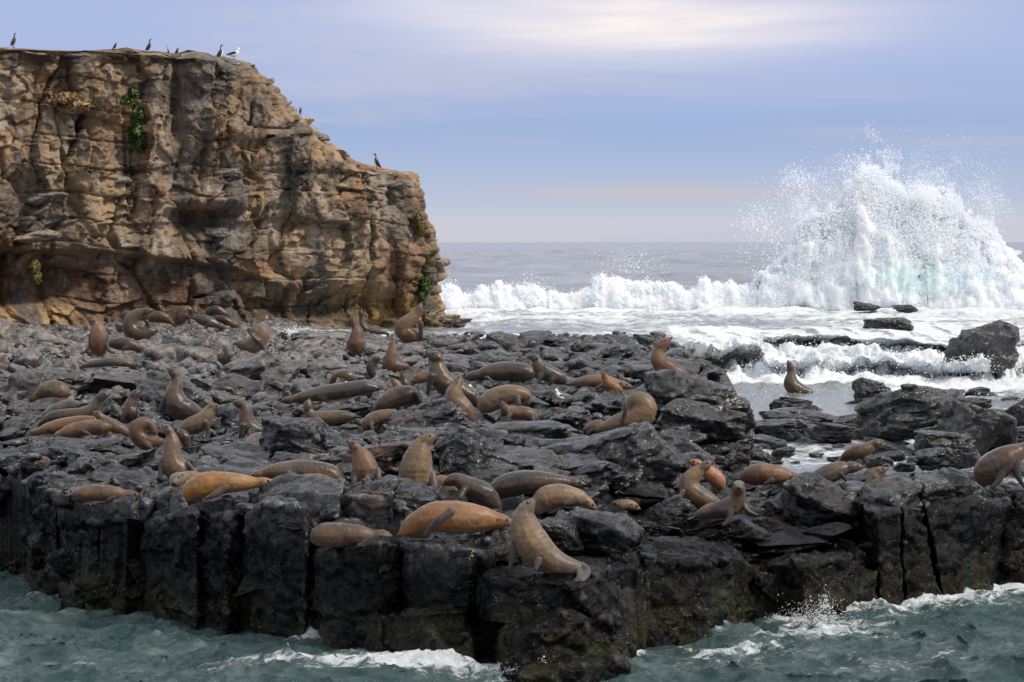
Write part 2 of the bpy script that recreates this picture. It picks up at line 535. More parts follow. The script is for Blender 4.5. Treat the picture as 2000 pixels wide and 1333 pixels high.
def cliff_mat():
    m, t = new_mat('weathered cliff rock')
    pos = t.node('ShaderNodeNewGeometry').outputs['Position']
    col = t.node('ShaderNodeVertexColor', layer_name='Col').outputs[0]
    n1 = t.noise(pos, 0.9, 6, 0.65)
    n2 = t.noise(pos, 4.0, 6, 0.7)
    v = t.math('ADD', t.math('MULTIPLY', n1, 0.5), t.math('MULTIPLY', n2, 0.5))
    k = t.ramp(v, [(0.32, (0.50, 0.47, 0.46)), (0.48, (1.15, 1.13, 1.11)), (0.66, (1.8, 1.74, 1.65))])
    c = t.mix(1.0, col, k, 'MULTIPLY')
    # pale droppings running down the face
    gu = t.noise(t.mapping(pos, (1.6, 1.6, 0.28)), 1.5, 5, 0.7, 0.3)
    gm = t.math('MULTIPLY', t.rng(gu, 0.57, 0.70), t.rng(n1, 0.40, 0.58))
    c = t.mix(t.math('MULTIPLY', gm, 0.75), c, (0.52, 0.48, 0.43))
    lam = t.noise(t.mapping(pos, (0.8, 0.8, 3.2)), 1.3, 7, 0.7, 0.3)
    ck = t.node('ShaderNodeTexVoronoi', {'Vector': t.mapping(pos, (1.0, 1.0, 1.3)), 'Scale': 1.1}, feature='DISTANCE_TO_EDGE').outputs[0]
    hgt = t.math('ADD', t.math('ADD', lam, t.math('MULTIPLY', n2, 0.8)), t.math('MULTIPLY', t.rng(ck, 0, 0.03), 0.04))
    bmp = t.node('ShaderNodeBump', {'Strength': 0.9, 'Distance': 0.28, 'Height': hgt}).outputs[0]
    b = t.node('ShaderNodeBsdfPrincipled', {'Base Color': c, 'Roughness': 0.85, 'Normal': bmp, 'Specular IOR Level': 0.25})
    finish(t, b)
    return m


M_CLIFF = cliff_mat()


def seal_mat(name='seal fur', wet=False):
    m, t = new_mat(name)
    pos = t.node('ShaderNodeTexCoord').outputs['Object']
    col = t.node('ShaderNodeVertexColor', layer_name='Col').outputs[0]
    n = t.noise(pos, 9, 5, 0.65)
    nf = t.noise(pos, 55, 3, 0.7)
    v = t.math('ADD', t.math('MULTIPLY', n, 0.35), t.math('MULTIPLY', nf, 0.65))
    c = t.mix(1.0, col, t.ramp(v, [(0.32, (0.60, 0.58, 0.56)), (0.5, (1.0, 1.0, 1.0)), (0.68, (1.45, 1.40, 1.32))]), 'MULTIPLY')
    hgt = t.math('ADD', t.math('MULTIPLY', nf, 0.7), t.math('MULTIPLY', t.noise(t.mapping(pos, (1.6, 1.6, 0.7)), 14, 4, 0.6), 0.5))
    bmp = t.node('ShaderNodeBump', {'Strength': 0.45, 'Distance': 0.016, 'Height': hgt}).outputs[0]
    ro = t.rng(t.noise(pos, 3, 3), 0.38, 0.62, 0.34, 0.62)
    if wet:
        ro = t.math('MULTIPLY', ro, 0.55)
        c = t.mix(1.0, c, (0.66, 0.64, 0.62), 'MULTIPLY')
    b = t.node('ShaderNodeBsdfPrincipled', {'Base Color': c, 'Roughness': ro, 'Normal': bmp, 'Specular IOR Level': 0.40,
                                            'Sheen Weight': 0.15, 'Sheen Roughness': 0.5})
    finish(t, b)
    return m


M_SEAL = seal_mat()
M_SEAL_WET = seal_mat('wet seal fur', True)


def plain(name, colr, rough=0.6, var=0.35, scale=12.0):
    m, t = new_mat(name)
    pos = t.node('ShaderNodeNewGeometry').outputs['Position']
    n = t.noise(pos, scale, 4, 0.6)
    lo = tuple(x * (1 - var) for x in colr); hi = tuple(x * (1 + var) for x in colr)
    c = t.ramp(n, [(0.35, lo), (0.65, hi)])
    b = t.node('ShaderNodeBsdfPrincipled', {'Base Color': c, 'Roughness': rough})
    finish(t, b)
    return m


M_EYE = plain('dark wet eye', (0.008, 0.007, 0.006), 0.1)
M_NOSE = plain('dark nose skin', (0.02, 0.016, 0.014), 0.35)
M_BLACKF = plain('black feathers', (0.014, 0.015, 0.018), 0.5)
M_WHITEF = plain('white feathers', (0.78, 0.77, 0.75), 0.7, 0.08)
M_GREYF = plain('grey feathers', (0.16, 0.16, 0.18), 0.6)
M_BEAK = plain('yellow beak', (0.55, 0.36, 0.05), 0.4, 0.1)
M_RED = plain('orange red leg', (0.45, 0.10, 0.03), 0.5, 0.1)
M_LEAF = plain('green succulent leaf', (0.062, 0.105, 0.022), 0.55, 0.7, 2.5)
M_LEAFY = plain('olive leaf', (0.13, 0.11, 0.025), 0.6, 0.6, 2.5)
M_DRY = plain('dry grass', (0.30, 0.20, 0.10), 0.8, 0.5, 2.5)

# ------------------------------------------------------------------ bedrock sheet
def build_platform():
    ys = np.concatenate([np.arange(41, 62, 0.11), np.arange(62, 127, 0.16)])
    xs = np.arange(-25, 16.5, 0.13)
    X, Y = np.meshgrid(xs, ys)
    X, Y = X.ravel(), Y.ravel()
    px = 1000 + X * F / Y
    df = d_front(px)
    z = zg(X, Y)
    p = np.stack([X, Y, z * 0], 1)
    f1, f2, c, fa = worley(p * np.array([0.8, 1.1, 1]) + 0.3 * np.stack([vnoise(p * 1.3, 3), vnoise(p * 1.3, 4), z * 0], 1), 21, True)
    f1b, f2b, c2, fa2 = worley(p * 2.4, 25, True)
    z += 0.30 * (c - 0.5) + 0.55 * fa + 0.10 * (c2 - 0.5) + 0.22 * fa2 - 0.16 * np.exp(-((f2 - f1) / 0.06) ** 2)
    z += 0.12 * fbm(p * 1.2, 4, 8)
    z -= 0.15
    cut = sstep(df + 0.55 - Y, 0, 0.35)
    z = z * (1 - cut) + (-1.4) * cut
    V = np.stack([X, Y, z], 1)
    Q = grid_quads(len(ys), len(xs))
    keep = (Y[Q].max(1) > df[Q].min(1) - 0.3)
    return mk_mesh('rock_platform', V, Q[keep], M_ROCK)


platform = link('rock_platform', build_platform(), kind='structure')


# ------------------------------------------------------------------ bedrock blocks of the near face
def subdivide(V, Fc, L):
    """split a hull into even small triangles, keeping its edges crisp"""
    bm = bmesh.new()
    vs_ = [bm.verts.new(v) for v in V]
    for f in Fc:
        bm.faces.new([vs_[i] for i in f])
    for it in range(9):
        lim = max(L, 0.0)
        es = [e for e in bm.edges if e.calc_length() > lim * 1.35]
        if not es:
            break
        bmesh.ops.subdivide_edges(bm, edges=es, cuts=1, use_grid_fill=False)
        bmesh.ops.triangulate(bm, faces=[f for f in bm.faces if len(f.verts) > 3])
    bm.verts.index_update()
    Vn = np.array([v.co[:] for v in bm.verts])
    T = np.array([[v.index for v in f.verts] for f in bm.faces])
    bm.free()
    return Vn, np.concatenate([T, T[:, 2:3]], 1)


def block(cols, T=1.3, rise=0.10, vox=0.05, S=0.55, amp=0.05, seed=0, chamfer=2):
    """cols: photo columns (x_top, y_top, x_bottom, y_bottom, depth offset from the waterline) of the front of one block"""
    pts = []
    for (xt, yt, xb, yb, off) in cols:
        D = float(d_front(xt)) + off
        a = P(xt, yt, D); b = P(xb, yb, D - 0.12)
        b[2] = max(b[2], -0.7) if b[2] > -0.2 else -0.7
        pts += [a, b, a + np.array([0, T, rise]), b + np.array([0, T, 0])]
    V, Fc = hull(pts)
    V, Q = subdivide(V, Fc, vox * 1.25)
    V = relax(V, Q, chamfer, 0.3)
    V = rock_disp(V, normals(V, Q), S, amp, seed)
    return V, Q[:, :3]


BLOCKS = [
    # far left wall
    [(-70, 930, -60, 1140, 1.4), (15, 925, 20, 1140, 1.2), (50, 938, 55, 1135, 1.5)],
    [(38, 945, 46, 1175, .35), (75, 938, 72, 1200, 0), (112, 955, 106, 1215, .35)],
    [(-80, 1105, -60, 1150, .2), (30, 1100, 33, 1150, .1)],
    # ledge with the small sleeping seal
    [(102, 975, 106, 1022, .55), (170, 985, 172, 1022, .15), (255, 976, 257, 1014, .1), (296, 985, 290, 1022, .5)],
    [(96, 945, 100, 985, 1.5), (180, 935, 180, 970, 1.3), (300, 945, 300, 975, 1.6)],
    [(108, 1015, 112, 1235, .5), (150, 1012, 150, 1245, .2), (192, 1020, 188, 1245, .5)],
    [(195, 1012, 190, 1250, .4), (248, 1010, 240, 1255, .05), (284, 1022, 268, 1250, .6)],
    [(280, 1028, 272, 1255, .5), (300, 1015, 300, 1265, .1), (386, 1003, 380, 1268, .0), (402, 1018, 392, 1265, .5)],
    [(394, 1016, 388, 1265, .35), (445, 1003, 440, 1275, .05), (484, 1018, 480, 1270, .7)],
    [(296, 972, 298, 1014, .7), (328, 962, 330, 1008, .45)],
    [(332, 966, 334, 1010, .55), (362, 966, 360, 1008, .5)],
    [(386, 985, 386, 1010, .5), (440, 972, 440, 1008, .35), (487, 978, 485, 1012, .6)],
    # broad dark column
    [(482, 1004, 490, 1275, .2), (520, 985, 522, 1280, -.12), (598, 990, 594, 1285, 0), (619, 1004, 612, 1285, .55)],
    [(488, 972, 490, 1004, .8), (560, 962, 560, 992, .65), (665, 966, 660, 1010, .7)],
    # block under the lying seal
    [(606, 1076, 622, 1300, .1), (650, 1074, 650, 1310, -.32), (742, 1058, 744, 1310, -.25), (782, 1066, 776, 1300, .2)],
    [(618, 990, 620, 1078, 1.2), (700, 968, 700, 1070, 1.05), (792, 985, 780, 1066, 1.2)],
    [(705, 958, 706, 1010, 1.3), (768, 962, 768, 1015, 1.15)],
    [(770, 968, 770, 1030, 1.5), (850, 975, 850, 1030, 1.35)],
    # block under the big orange seal
    [(780, 1056, 790, 1200, .15), (830, 1064, 832, 1198, -.22), (920, 1076, 915, 1190, -.25), (968, 1072, 952, 1190, .35)],
    [(744, 1206, 745, 1330, -.2), (830, 1198, 832, 1330, -.65), (915, 1188, 922, 1320, -.45)],
    [(860, 1054, 862, 1090, .6), (950, 1052, 950, 1095, .4), (1010, 1056, 1010, 1100, .6)],
    # pedestal of the front seal
    [(924, 1122, 932, 1205, -.1), (960, 1128, 962, 1216, -.55), (1088, 1140, 1098, 1216, -.65), (1150, 1136, 1150, 1206, -.55), (1192, 1128, 1205, 1200, -.15)],
    [(1098, 1152, 1135, 1196, -.75), (1160, 1150, 1166, 1216, -.75), (1204, 1172, 1216, 1216, -.35), (1218, 1195, 1216, 1225, -.2)],
    [(930, 1205, 940, 1330, .35), (1000, 1205, 1000, 1330, .3), (1210, 1205, 1215, 1320, .2)],
    [(977, 1245, 978, 1330, -1.0), (1050, 1222, 1000, 1345, -1.35), (1100, 1202, 1105, 1345, -1.25), (1188, 1216, 1198, 1335, -1.0), (1238, 1268, 1238, 1320, -.6)],
    [(1020, 1322, 1020, 1360, -2.0), (1120, 1306, 1120, 1365, -2.1), (1214, 1300, 1224, 1355, -1.9)],
    [(745, 1285, 745, 1330, -.6), (800, 1278, 800, 1335, -.75), (852, 1290, 850, 1330, -.6)],
    # recess and the two cut blocks right of it
    [(1190, 1112, 1205, 1270, .95), (1292, 1112, 1292, 1270, .8)],
    [(1256, 1092, 1266, 1260, .95), (1368, 1092, 1384, 1268, -.65), (1442, 1092, 1450, 1262, -.2), (1474, 1120, 1488, 1240, .6)],
    [(1482, 1106, 1494, 1240, .75), (1566, 1104, 1576, 1240, -.5), (1686, 1086, 1702, 1225, -.1), (1692, 1084, 1708, 1220, .6)],
    [(1691, 1088, 1695, 1220, .45), (1722, 1084, 1722, 1215, .5)],
    # tall cracked block on the right
    [(1688, 992, 1716, 1215, .75), (1714, 1004, 1726, 1225, 0), (1757, 996, 1766, 1220, -.1)],
    [(1764, 994, 1774, 1220, -.08), (1800, 986, 1852, 1212, -.12)],
    [(1808, 984, 1862, 1210, -.12), (1900, 974, 1906, 1200, -.25), (1968, 982, 1944, 1175, .25)],
    [(1692, 985, 1692, 1006, 1.2), (1740, 962, 1742, 1002, .6), (1796, 950, 1798, 994, .5)],
    [(1802, 948, 1806, 992, .5), (1890, 945, 1890, 985, .3), (1974, 958, 1974, 990, .7)],
    [(1940, 990, 1940, 1175, 1.6), (2010, 985, 2010, 1175, 1.5)],
    [(1985, 970, 1992, 1050, .9), (2110, 965, 2110, 1060, .8)],
    [(1945, 1120, 1950, 1190, .5), (2010, 1098, 2010, 1190, .1), (2120, 1090, 2120, 1190, .2)],
    # stepped ledges in the middle
    [(948, 874, 950, 892, 14.0), (1040, 866, 1040, 890, 13.6), (1122, 872, 1120, 892, 13.8)],
    [(946, 893, 948, 916, 12.2), (1030, 890, 1030, 914, 11.9), (1124, 886, 1124, 912, 12.0)],
    [(1010, 915, 1010, 945, 10.6), (1090, 908, 1090, 940, 10.2), (1128, 905, 1128, 940, 10.5)],
]
OUT_T = {3: 1.6, 14: 1.6, 18: 1.8, 21: 1.6, 28: 2.0, 29: 2.0, 31: 2.4, 32: 2.4, 33: 2.4}
for i, cols in enumerate(BLOCKS):
    h = max(abs(c[3] - c[1]) for c in cols)
    wd = cols[-1][0] - cols[0][0]
    vox = 0.034 if max(h, wd) > 110 else 0.03
    if i >= len(BLOCKS) - 3:
        vox = 0.045
    V, Q = block(cols, OUT_T.get(i, 1.2), 0.12, vox, 0.55 + 0.12 * (i % 4), (0.05 if i in (12, 14, 18, 21, 27, 28, 29, 31, 32, 33) else 0.062) + 0.008 * (i % 3), 100 + i, 1)
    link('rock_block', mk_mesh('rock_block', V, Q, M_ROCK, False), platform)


# ------------------------------------------------------------------ loose rocks
def rock_proto(seed, n=13, flat=0.75, vox=0.045, S=0.55, amp=0.045):
    r = np.random.default_rng(seed)
    pts = r.normal(size=(n, 3))
    pts /= np.linalg.norm(pts, axis=1, keepdims=True)
    pts = np.sign(pts) * np.abs(pts) ** 0.62 * r.uniform(0.8, 1.0, (n, 1))
    pts *= np.array([0.5, 0.42, 0.5 * flat])
    V, Fc = hull([tuple(p) for p in pts])
    V, Q = remesh(V, Fc, vox)
    V = relax(V, Q, 1, 0.4)
    V = rock_disp(V, normals(V, Q), S, amp, seed)
    V -= (V.max(0) + V.min(0)) / 2
    V /= (V.max(0) - V.min(0))
    return V, Q


PROTO = [rock_proto(300 + k, 11 + k % 5, 0.8, 0.032) for k in range(14)]
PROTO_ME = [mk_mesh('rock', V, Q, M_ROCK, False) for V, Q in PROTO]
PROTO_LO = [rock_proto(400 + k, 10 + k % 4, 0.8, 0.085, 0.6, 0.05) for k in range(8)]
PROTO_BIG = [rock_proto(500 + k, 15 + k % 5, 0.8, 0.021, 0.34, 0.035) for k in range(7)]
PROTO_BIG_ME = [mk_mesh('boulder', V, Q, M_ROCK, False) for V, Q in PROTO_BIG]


def rock_matrix(px, py, wpx, hpx, D, tilt=0.0, yaw=0.0, depth=0.9):
    """centre px,py and size in the photo of a rock that lies at distance D"""
    s = D / F
    c = P(px, py, D)
    return (Matrix.Translation(Vector(c)) @ Matrix.Rotation(tilt, 4, 'Y') @ Matrix.Diagonal((wpx * s, max(wpx, hpx) * s * depth, hpx * s, 1))
            @ Matrix.Rotation(yaw, 4, 'Z'))


BOULDERS = [
    # px, py, w, h, D, tilt (deg), label
    (1156, 1048, 178, 120, 44.8, 24, 'big dark egg shaped boulder just right of the seal sitting on the front pedestal'),
    (1085, 1060, 110, 90, 44.4, 10, 'black boulder in the shade directly behind the back of the front upright seal'),
    (1272, 985, 82, 56, 49.5, -12, 'blocky dark boulder beside the pale sleeping pup, with a red speck on its right end'),
    (1310, 1008, 104, 68, 48.6, -14, 'rounded boulder wedged left of the face-on seal with the orange chest'),
    (1270, 1070, 90, 38, 46.4, 4, 'flat grey slab lying behind the left edge of the cut square block'),
    (1295, 1042, 78, 32, 47.4, 6, 'small flat slab between two boulders, left of the sloping slab'),
    (1402, 1050, 172, 72, 48.6, -8, 'broad sloping slab that the orange chested seal stands on'),
    (1524, 1046, 110, 64, 49.4, 6, 'squarish boulder with vertical cracks right of the sloping slab'),
    (1606, 1010, 190, 140, 50.4, 22, 'large pale slanting boulder in front of the grey climbing seal'),
    (1512, 982, 108, 56, 52.5, -10, 'pointed boulder below the brown seal lying on the right'),
    (1400, 1088, 170, 38, 47.8, 2, 'long low slab along the top of the right wall, under the sloping slab'),
    (1832, 938, 76, 36, 52.0, -12, 'flat cap stone lying on top of the tall cracked right block'),
    (1824, 898, 74, 40, 58.0, -8, 'round knobbly boulder in the right pool edge, in front of the dark outcrop'),
    (1766, 914, 44, 18, 57.0, 0, 'small low rock at the edge of the pool near the slender pale seal'),
    (1740, 938, 48, 26, 54.0, 5, 'small wet rock just right of the slender pale seal'),
    (576, 862, 136, 92, None, 6, 'big black boulder in the middle left beside the grey pup lying face on'),
    (672, 880, 90, 58, None, 12, 'angular dark boulder right of the big black one'),
    (836, 818, 150, 66, None, -8, 'mound shaped boulder in front of the dark wet seal'),
    (900, 892, 116, 116, None, 4, 'tall black boulder with a sheer right side behind the largest upright seal'),
    (745, 912, 220, 92, None, -8, 'wide dark slab sloping up behind the chestnut upright seal'),
    (1225, 905, 215, 135, None, -10, 'huge smooth slanting slab under the curled grooming seal'),
    (1366, 788, 212, 118, None, 5, 'massive dark rock under the seal sitting with its head thrown back at the pool edge'),
    (1370, 832, 165, 92, None, 8, 'knobbly black rock below the massive one, beside the pool'),
    (1392, 892, 150, 86, 57.5, 4, 'dark rock above the sunlit seal pair, right of the smooth slab'),
    (1046, 682, 72, 48, 92.0, -12, 'pointed rock standing leftmost on the far edge of the platform'),
    (1103, 682, 88, 56, 91.0, 4, 'square topped dark rock on the far edge right of the pointed one'),
    (1182, 682, 80, 50, 91.5, -6, 'low jagged rock midway along the far edge of the platform'),
    (1252, 684, 66, 56, 91.0, 8, 'dark rock at the far edge just left of the seal with its head thrown back'),
    (1918, 684, 138, 112, 100.0, 4, 'big lone black rock standing in the white rapids on the right'),
    (1735, 637, 92, 32, 118.0, 0, 'small low dark rock awash in the surf left of the lone black rock'),
    (1694, 598, 54, 19, 150.0, 0, 'black rock tip showing under the foot of the big splash'),
    (1768, 603, 50, 15, 148.0, 6, 'smaller black rock tip right of the other at the splash foot'),
    (1775, 806, 215, 110, 71.0, -4, 'long dark outcrop standing behind the pool on the right'),
    (1910, 850, 150, 110, 68.0, 14, 'right shoulder of the dark outcrop, sloping down to the frame edge'),
    (1850, 880, 130, 70, 63.0, 10, 'ribbed rounded rock under the right end of the dark outcrop'),
    (1705, 770, 76, 66, 72.5, -6, 'block at the left end of the dark outcrop'),
    (1905, 790, 60, 26, 76.0, 0, 'low rock in the pool behind the dark outcrop'),
    (1985, 800, 80, 50, 74.0, -14, 'pointed rock at the right frame edge beyond the pool'),
    (1545, 790, 84, 28, 82.0, 0, 'low wet rock just in front of the seal sitting in the pool'),
    (1560, 815, 150, 34, 78.0, 2, 'long layered ledge in the pool below the seal sitting in water'),
    (1520, 838, 110, 34, 74.0, -3, 'stepped ledge at the lip of the small waterfall, left side'),
    (1620, 846, 100, 36, 73.0, 4, 'stepped ledge at the lip of the small waterfall, right side'),
    (1530, 884, 46, 22, 65.5, 0, 'small black rock in the stream below the waterfall'),
    (1478, 900, 60, 34, 62.0, 6, 'rock beside the stream next to the brown sitting pup'),
]
PROTECT = []
for i, (px, py, wp, hp, D, tl, lab) in enumerate(BOULDERS):
    me = PROTO_BIG_ME[i % 7]
    if D is None:
        D = ray_ground(px, py + hp * 0.45) + 0.45 * wp / 100
    o = link('boulder', me)
    o.matrix_world = rock_matrix(px, py, wp * 1.06, hp * 1.08, D + 0.3, math.radians(tl), math.pi * (i % 2), 0.8)
    o['label'], o['category'] = lab, 'rock'
    o['group'] = 'large boulders and ledges of the reef'

rw = np.random.default_rng(61)
for k in range(80):
    px = rw.uniform(-60, 2060)
    top = np.interp(px, [0, 100, 300, 480, 610, 780, 930, 1130, 1250, 1480, 1700, 1760, 2000], [960, 1010, 1030, 1020, 1090, 1090, 1150, 1160, 1130, 1130, 1110, 1040, 1010])
    D0 = float(d_front(px))
    bot = HY + CAM_H * F / D0
    py = rw.uniform(top, bot + 10)
    if 1130 < px < 1480 and py < 1200 or 1700 < px < 1960 and py < 1150:
        continue
    wm = rw.uniform(0.3, 0.8)
    o = link('rock_block', PROTO_ME[k % 14], platform)
    o.matrix_world = rock_matrix(px, py, wm * F / D0, wm * rw.uniform(0.5, 1.1) * F / D0, D0 + rw.uniform(0.22, 0.42), rw.normal() * 0.25, math.pi * rw.integers(0, 2) + rw.normal() * 0.3, 0.8)


# ------------------------------------------------------------------ water
def ocean_tile(N, L, seed, wind, wdir, cut=0.0, spread=2.0):
    r = np.random.default_rng(seed)
    k = np.fft.fftfreq(N, L / N) * 2 * math.pi
    KX, KY = np.meshgrid(k, k)
    K = np.sqrt(KX ** 2 + KY ** 2); K[0, 0] = 1e-6
    Lw = wind * wind / 9.81
    ph = np.exp(-1 / (K * Lw) ** 2) / K ** 4 * np.exp(-(K * cut) ** 2)
    c = (KX * math.cos(wdir) + KY * math.sin(wdir)) / K
    ph *= (0.25 + np.abs(c) ** spread)
    ph[0, 0] = 0
    Hk = (r.normal(size=(N, N)) + 1j * r.normal(size=(N, N))) * np.sqrt(ph)
    h = np.fft.ifft2(Hk)
    dx = np.fft.ifft2(-1j * KX / K * Hk).real
    dy = np.fft.ifft2(-1j * KY / K * Hk).real
    s = h.real.std()
    return h.real / s, dx / s, dy / s


def sample(T, L, x, y):
    N = T.shape[0]
    u = x / L * N; v = y / L * N
    i = np.floor(u).astype(int); j = np.floor(v).astype(int)
    fu, fv = u - i, v - j
    i0, i1, j0, j1 = i % N, (i + 1) % N, j % N, (j + 1) % N
    return (T[j0, i0] * (1 - fu) + T[j0, i1] * fu) * (1 - fv) + (T[j1, i0] * (1 - fu) + T[j1, i1] * fu) * fv


def build_near_water():
    lay = [(256, 5.3, 4, 1.05, 60, 0.012, 0.028, 1.1), (512, 13.7, 5, 2.0, 75, 0.02, 0.056, 1.15), (256, 23.0, 9, 3.4, 50, 0.06, 0.070, 1.0)]
    ys = np.arange(37.5, 58.0, 0.06); xs = np.arange(-12.5, 12.5, 0.06)
    X, Y = np.meshgrid(xs, ys); X = X.ravel(); Y = Y.ravel()
    Z = X * 0; Xn = X.copy(); Yn = Y.copy()
    for (N_, L_, sd_, wnd, dr, cut, rms, chop) in lay:
        h, dx, dy = ocean_tile(N_, L_, sd_, wnd, math.radians(dr), cut)
        a = sample(h, L_, X, Y)
        Z += rms * a
        Xn -= chop * rms * sample(dx, L_, X, Y)
        Yn -= chop * rms * sample(dy, L_, X, Y)
    a = Z / 0.095
    px = 1000 + X * F / Y
    dist = d_front(px) - Y
    py = HY + CAM_H * F / Y
    p = np.stack([X * 0.35, Y * 0.5, X * 0], 1)
    n = fbm(p, 4, 77)
    n2 = fbm(np.stack([X * 1.5, Y * 2.2, X * 0], 1), 4, 79)
    foam = 0.15 + 0.11 * (a - 0.8) + 0.20 * n
    def patch(cx, cy, rx, ry, amt):
        return amt * np.exp(-((px - cx) / rx) ** 2 - ((py - cy) / ry) ** 2)
    foam += patch(690, 1302, 130, 16, .75) + patch(860, 1308, 120, 14, .6) + patch(1010, 1320, 80, 16, .6)
    foam += patch(1600, 1230, 130, 20, .75) + patch(1800, 1192, 140, 18, .6) + patch(1930, 1172, 80, 16, .45) + patch(1400, 1270, 140, 16, .45)
    foam += patch(1350, 1290, 300, 40, .28) + patch(1750, 1240, 260, 50, .28) + patch(1640, 1300, 200, 14, .25) + patch(30, 1150, 80, 20, .3) + patch(200, 1290, 240, 40, .12) + patch(430, 1310, 140, 16, .3)
    foam += 0.65 * np.exp(-np.abs(dist - 0.15) / 0.35) * sstep(n2, -0.35, 0.4) * sstep(px, 500, 620)
    foam += 0.35 * np.exp(-np.abs(dist - 0.15) / 0.25) * sstep(n2, -0.2, 0.5)
    # splash lumps where the swell meets the rock
    Z = Z + 0.12 * sstep(foam, 0.45, 0.9) * np.abs(n2)
    V = np.stack([Xn, Yn, Z], 1)
    return mk_mesh('foreground_water', V, grid_quads(len(ys), len(xs)), M_SEA, attrs={'foam': foam})


link('foreground_water', build_near_water(), kind='structure')


def build_far_sea():
    h, dx, dy = ocean_tile(512, 260.0, 21, 9.0, math.radians(80), 0.5)
    h2, _, _ = ocean_tile(512, 61.0, 22, 5.0, math.radians(100), 0.2)
    ys = np.concatenate([[-400, -60, 10, 30, 60, 100], np.geomspace(150, 2200, 420), np.geomspace(2300, 60000, 30)])
    cs = np.linspace(-1, 1, 330)
    Yg = np.repeat(ys, len(cs)); C = np.tile(cs, len(ys))
    X = C * np.where(Yg < 150, 400.0, np.maximum(60.0, 0.26 * Yg) + np.clip((np.abs(C) - 0.93) / 0.07, 0, 1) * 20 * np.maximum(Yg, 100))
    w_ = sstep(Yg, 140, 170)
    Z = w_ * (0.32 * sample(h, 260.0, X, Yg) + 0.12 * sample(h2, 61.0, X, Yg)) - 0.45 + 0.4 * w_
    return mk_mesh('open_sea', np.stack([X, Yg, Z], 1), grid_quads(len(ys), len(cs)), M_FAR)


link('open_sea', build_far_sea(), kind='structure')


def surf_z(px, py):
    drop0 = 662 + 10 * np.sin(px / 90.0) + np.clip((px - 1480) / 300, 0, 1) * -8
    drop1 = 738 + 6 * np.sin(px / 60.0 + 1) + np.clip((px - 1500) / 300, 0, 1) * 8
    t = np.clip((py - drop0) / (drop1 - drop0), 0, 1)
    steps = np.where(px < 1490, sstep(t, 0.0, 1.0), 0.5 * sstep(t, 0.0, 0.35) + 0.5 * sstep(t, 0.55, 1.0))
    z = 2.6 - 1.25 * steps
    z = z - 0.25 * sstep(py, 832 + 8 * np.sin(px / 30.0), 872) - 0.05 * sstep(py, 880, 930)
    return z, t


SURF_PTS = []


def build_surf():
    rows = np.concatenate([np.arange(577, 660, 0.7), np.arange(660, 760, 0.8), np.arange(760, 945, 1.3)])
    colsx = np.arange(470, 2140, 3.2)
    PY = np.repeat(rows, len(colsx)); PX = np.tile(colsx, len(rows))
    z, t = surf_z(PX, PY)
    D = F * (CAM_H - z) / (PY - HY)
    X = (PX - 1000) * D / F
    p = np.stack([X * 0.45, D * 0.35, z * 0.4], 1)
    fall = sstep(t, 0.02, 0.2) * sstep(1 - t, 0.0, 0.05)
    n = fbm(p, 5, 51)
    nv = fbm(np.stack([X * 2.2, D * 0.25, z * 0.9], 1), 5, 53)
    nb = np.abs(fbm(np.stack([X * 1.1, D * 1.1, z * 1.5], 1), 5, 57))
    far = sstep(PY, 650, 600)
    calm = sstep(PY, 745, 765) * sstep(PX, 1760, 1600) * sstep(PY, 835, 825)
    amp = 0.14 + 0.10 * far
    zz = z + amp * n * (1 - 0.75 * calm) + 0.05 * nv
    near_fall = np.exp(-((PY - 735) / 34.0) ** 2) * sstep(PX, 1300, 1345)
    zz += fall * (0.26 * nb + 0.14 * nv) + near_fall * 0.26 * nb
    yy = D - fall * 0.7 * nv
    streak = fbm(np.stack([X * 0.10, D * 0.30, z * 0], 1), 4, 61)
    foam = 0.50 + 0.42 * streak
    foam += 0.45 * sstep(PY, 625, 603) + 0.12 * sstep(PX, 1000, 1300) * sstep(PY, 660, 640)
    foam += 0.30 * fall + 0.50 * near_fall + fall * (0.35 * nv + 0.55 * fbm(np.stack([X * 2.6, z * 0.6, D * 0.05], 1), 4, 59))
    foam += 0.22 * sstep(PY, 655, 680) * sstep(PY, 772, 750) * sstep(PX, 1480, 1560)
    foam -= 0.80 * calm + 0.18 * sstep(PY, 630, 650) * sstep(PX, 1000, 700)
    foam += 0.35 * np.exp(-((PY - 858) / 24.0) ** 2) * sstep(PX, 1470, 1490) * sstep(PX, 1700, 1640) * (0.7 + nb)
    foam -= 0.10 * sstep(PY, 866, 900) + 0.10 * sstep(PY, 765, 790)
    foam += 0.75 * np.exp(-((t - 0.06) / 0.16) ** 2) * (PY > 640) * sstep(PX, 1290, 1330) * (0.35 + fbm(np.stack([X * 2.2, z * 0.4, D * 0.04], 1), 4, 58))
    # white boil round the lone black rock and along the far channel by the cliff
    foam += 0.5 * np.exp(-((PX - 1850) / 50.0) ** 2 - ((PY - 715) / 36.0) ** 2)
    foam += 0.5 * np.exp(-((PX - 580) / 40.0) ** 2 - ((PY - 655) / 12.0) ** 2) + 0.4 * np.exp(-((PX - 740) / 30.0) ** 2 - ((PY - 660) / 10.0) ** 2)
    zz += 0.7 * np.abs(nv) * np.exp(-((PX - 580) / 36.0) ** 2 - ((PY - 660) / 11.0) ** 2)
    V = np.stack([X, yy, zz], 1)
    pick = rng.random(len(V)) < np.clip((fall * 0.35 + near_fall * 0.30) * (PX > 1320) * (PX < 2010), 0, 1) * 0.55
    SURF_PTS.append(V[pick])
    return mk_mesh('surf_water', V, grid_quads(len(rows), len(colsx)), M_SURF, attrs={'foam': foam})


link('surf_water', build_surf(), kind='structure')


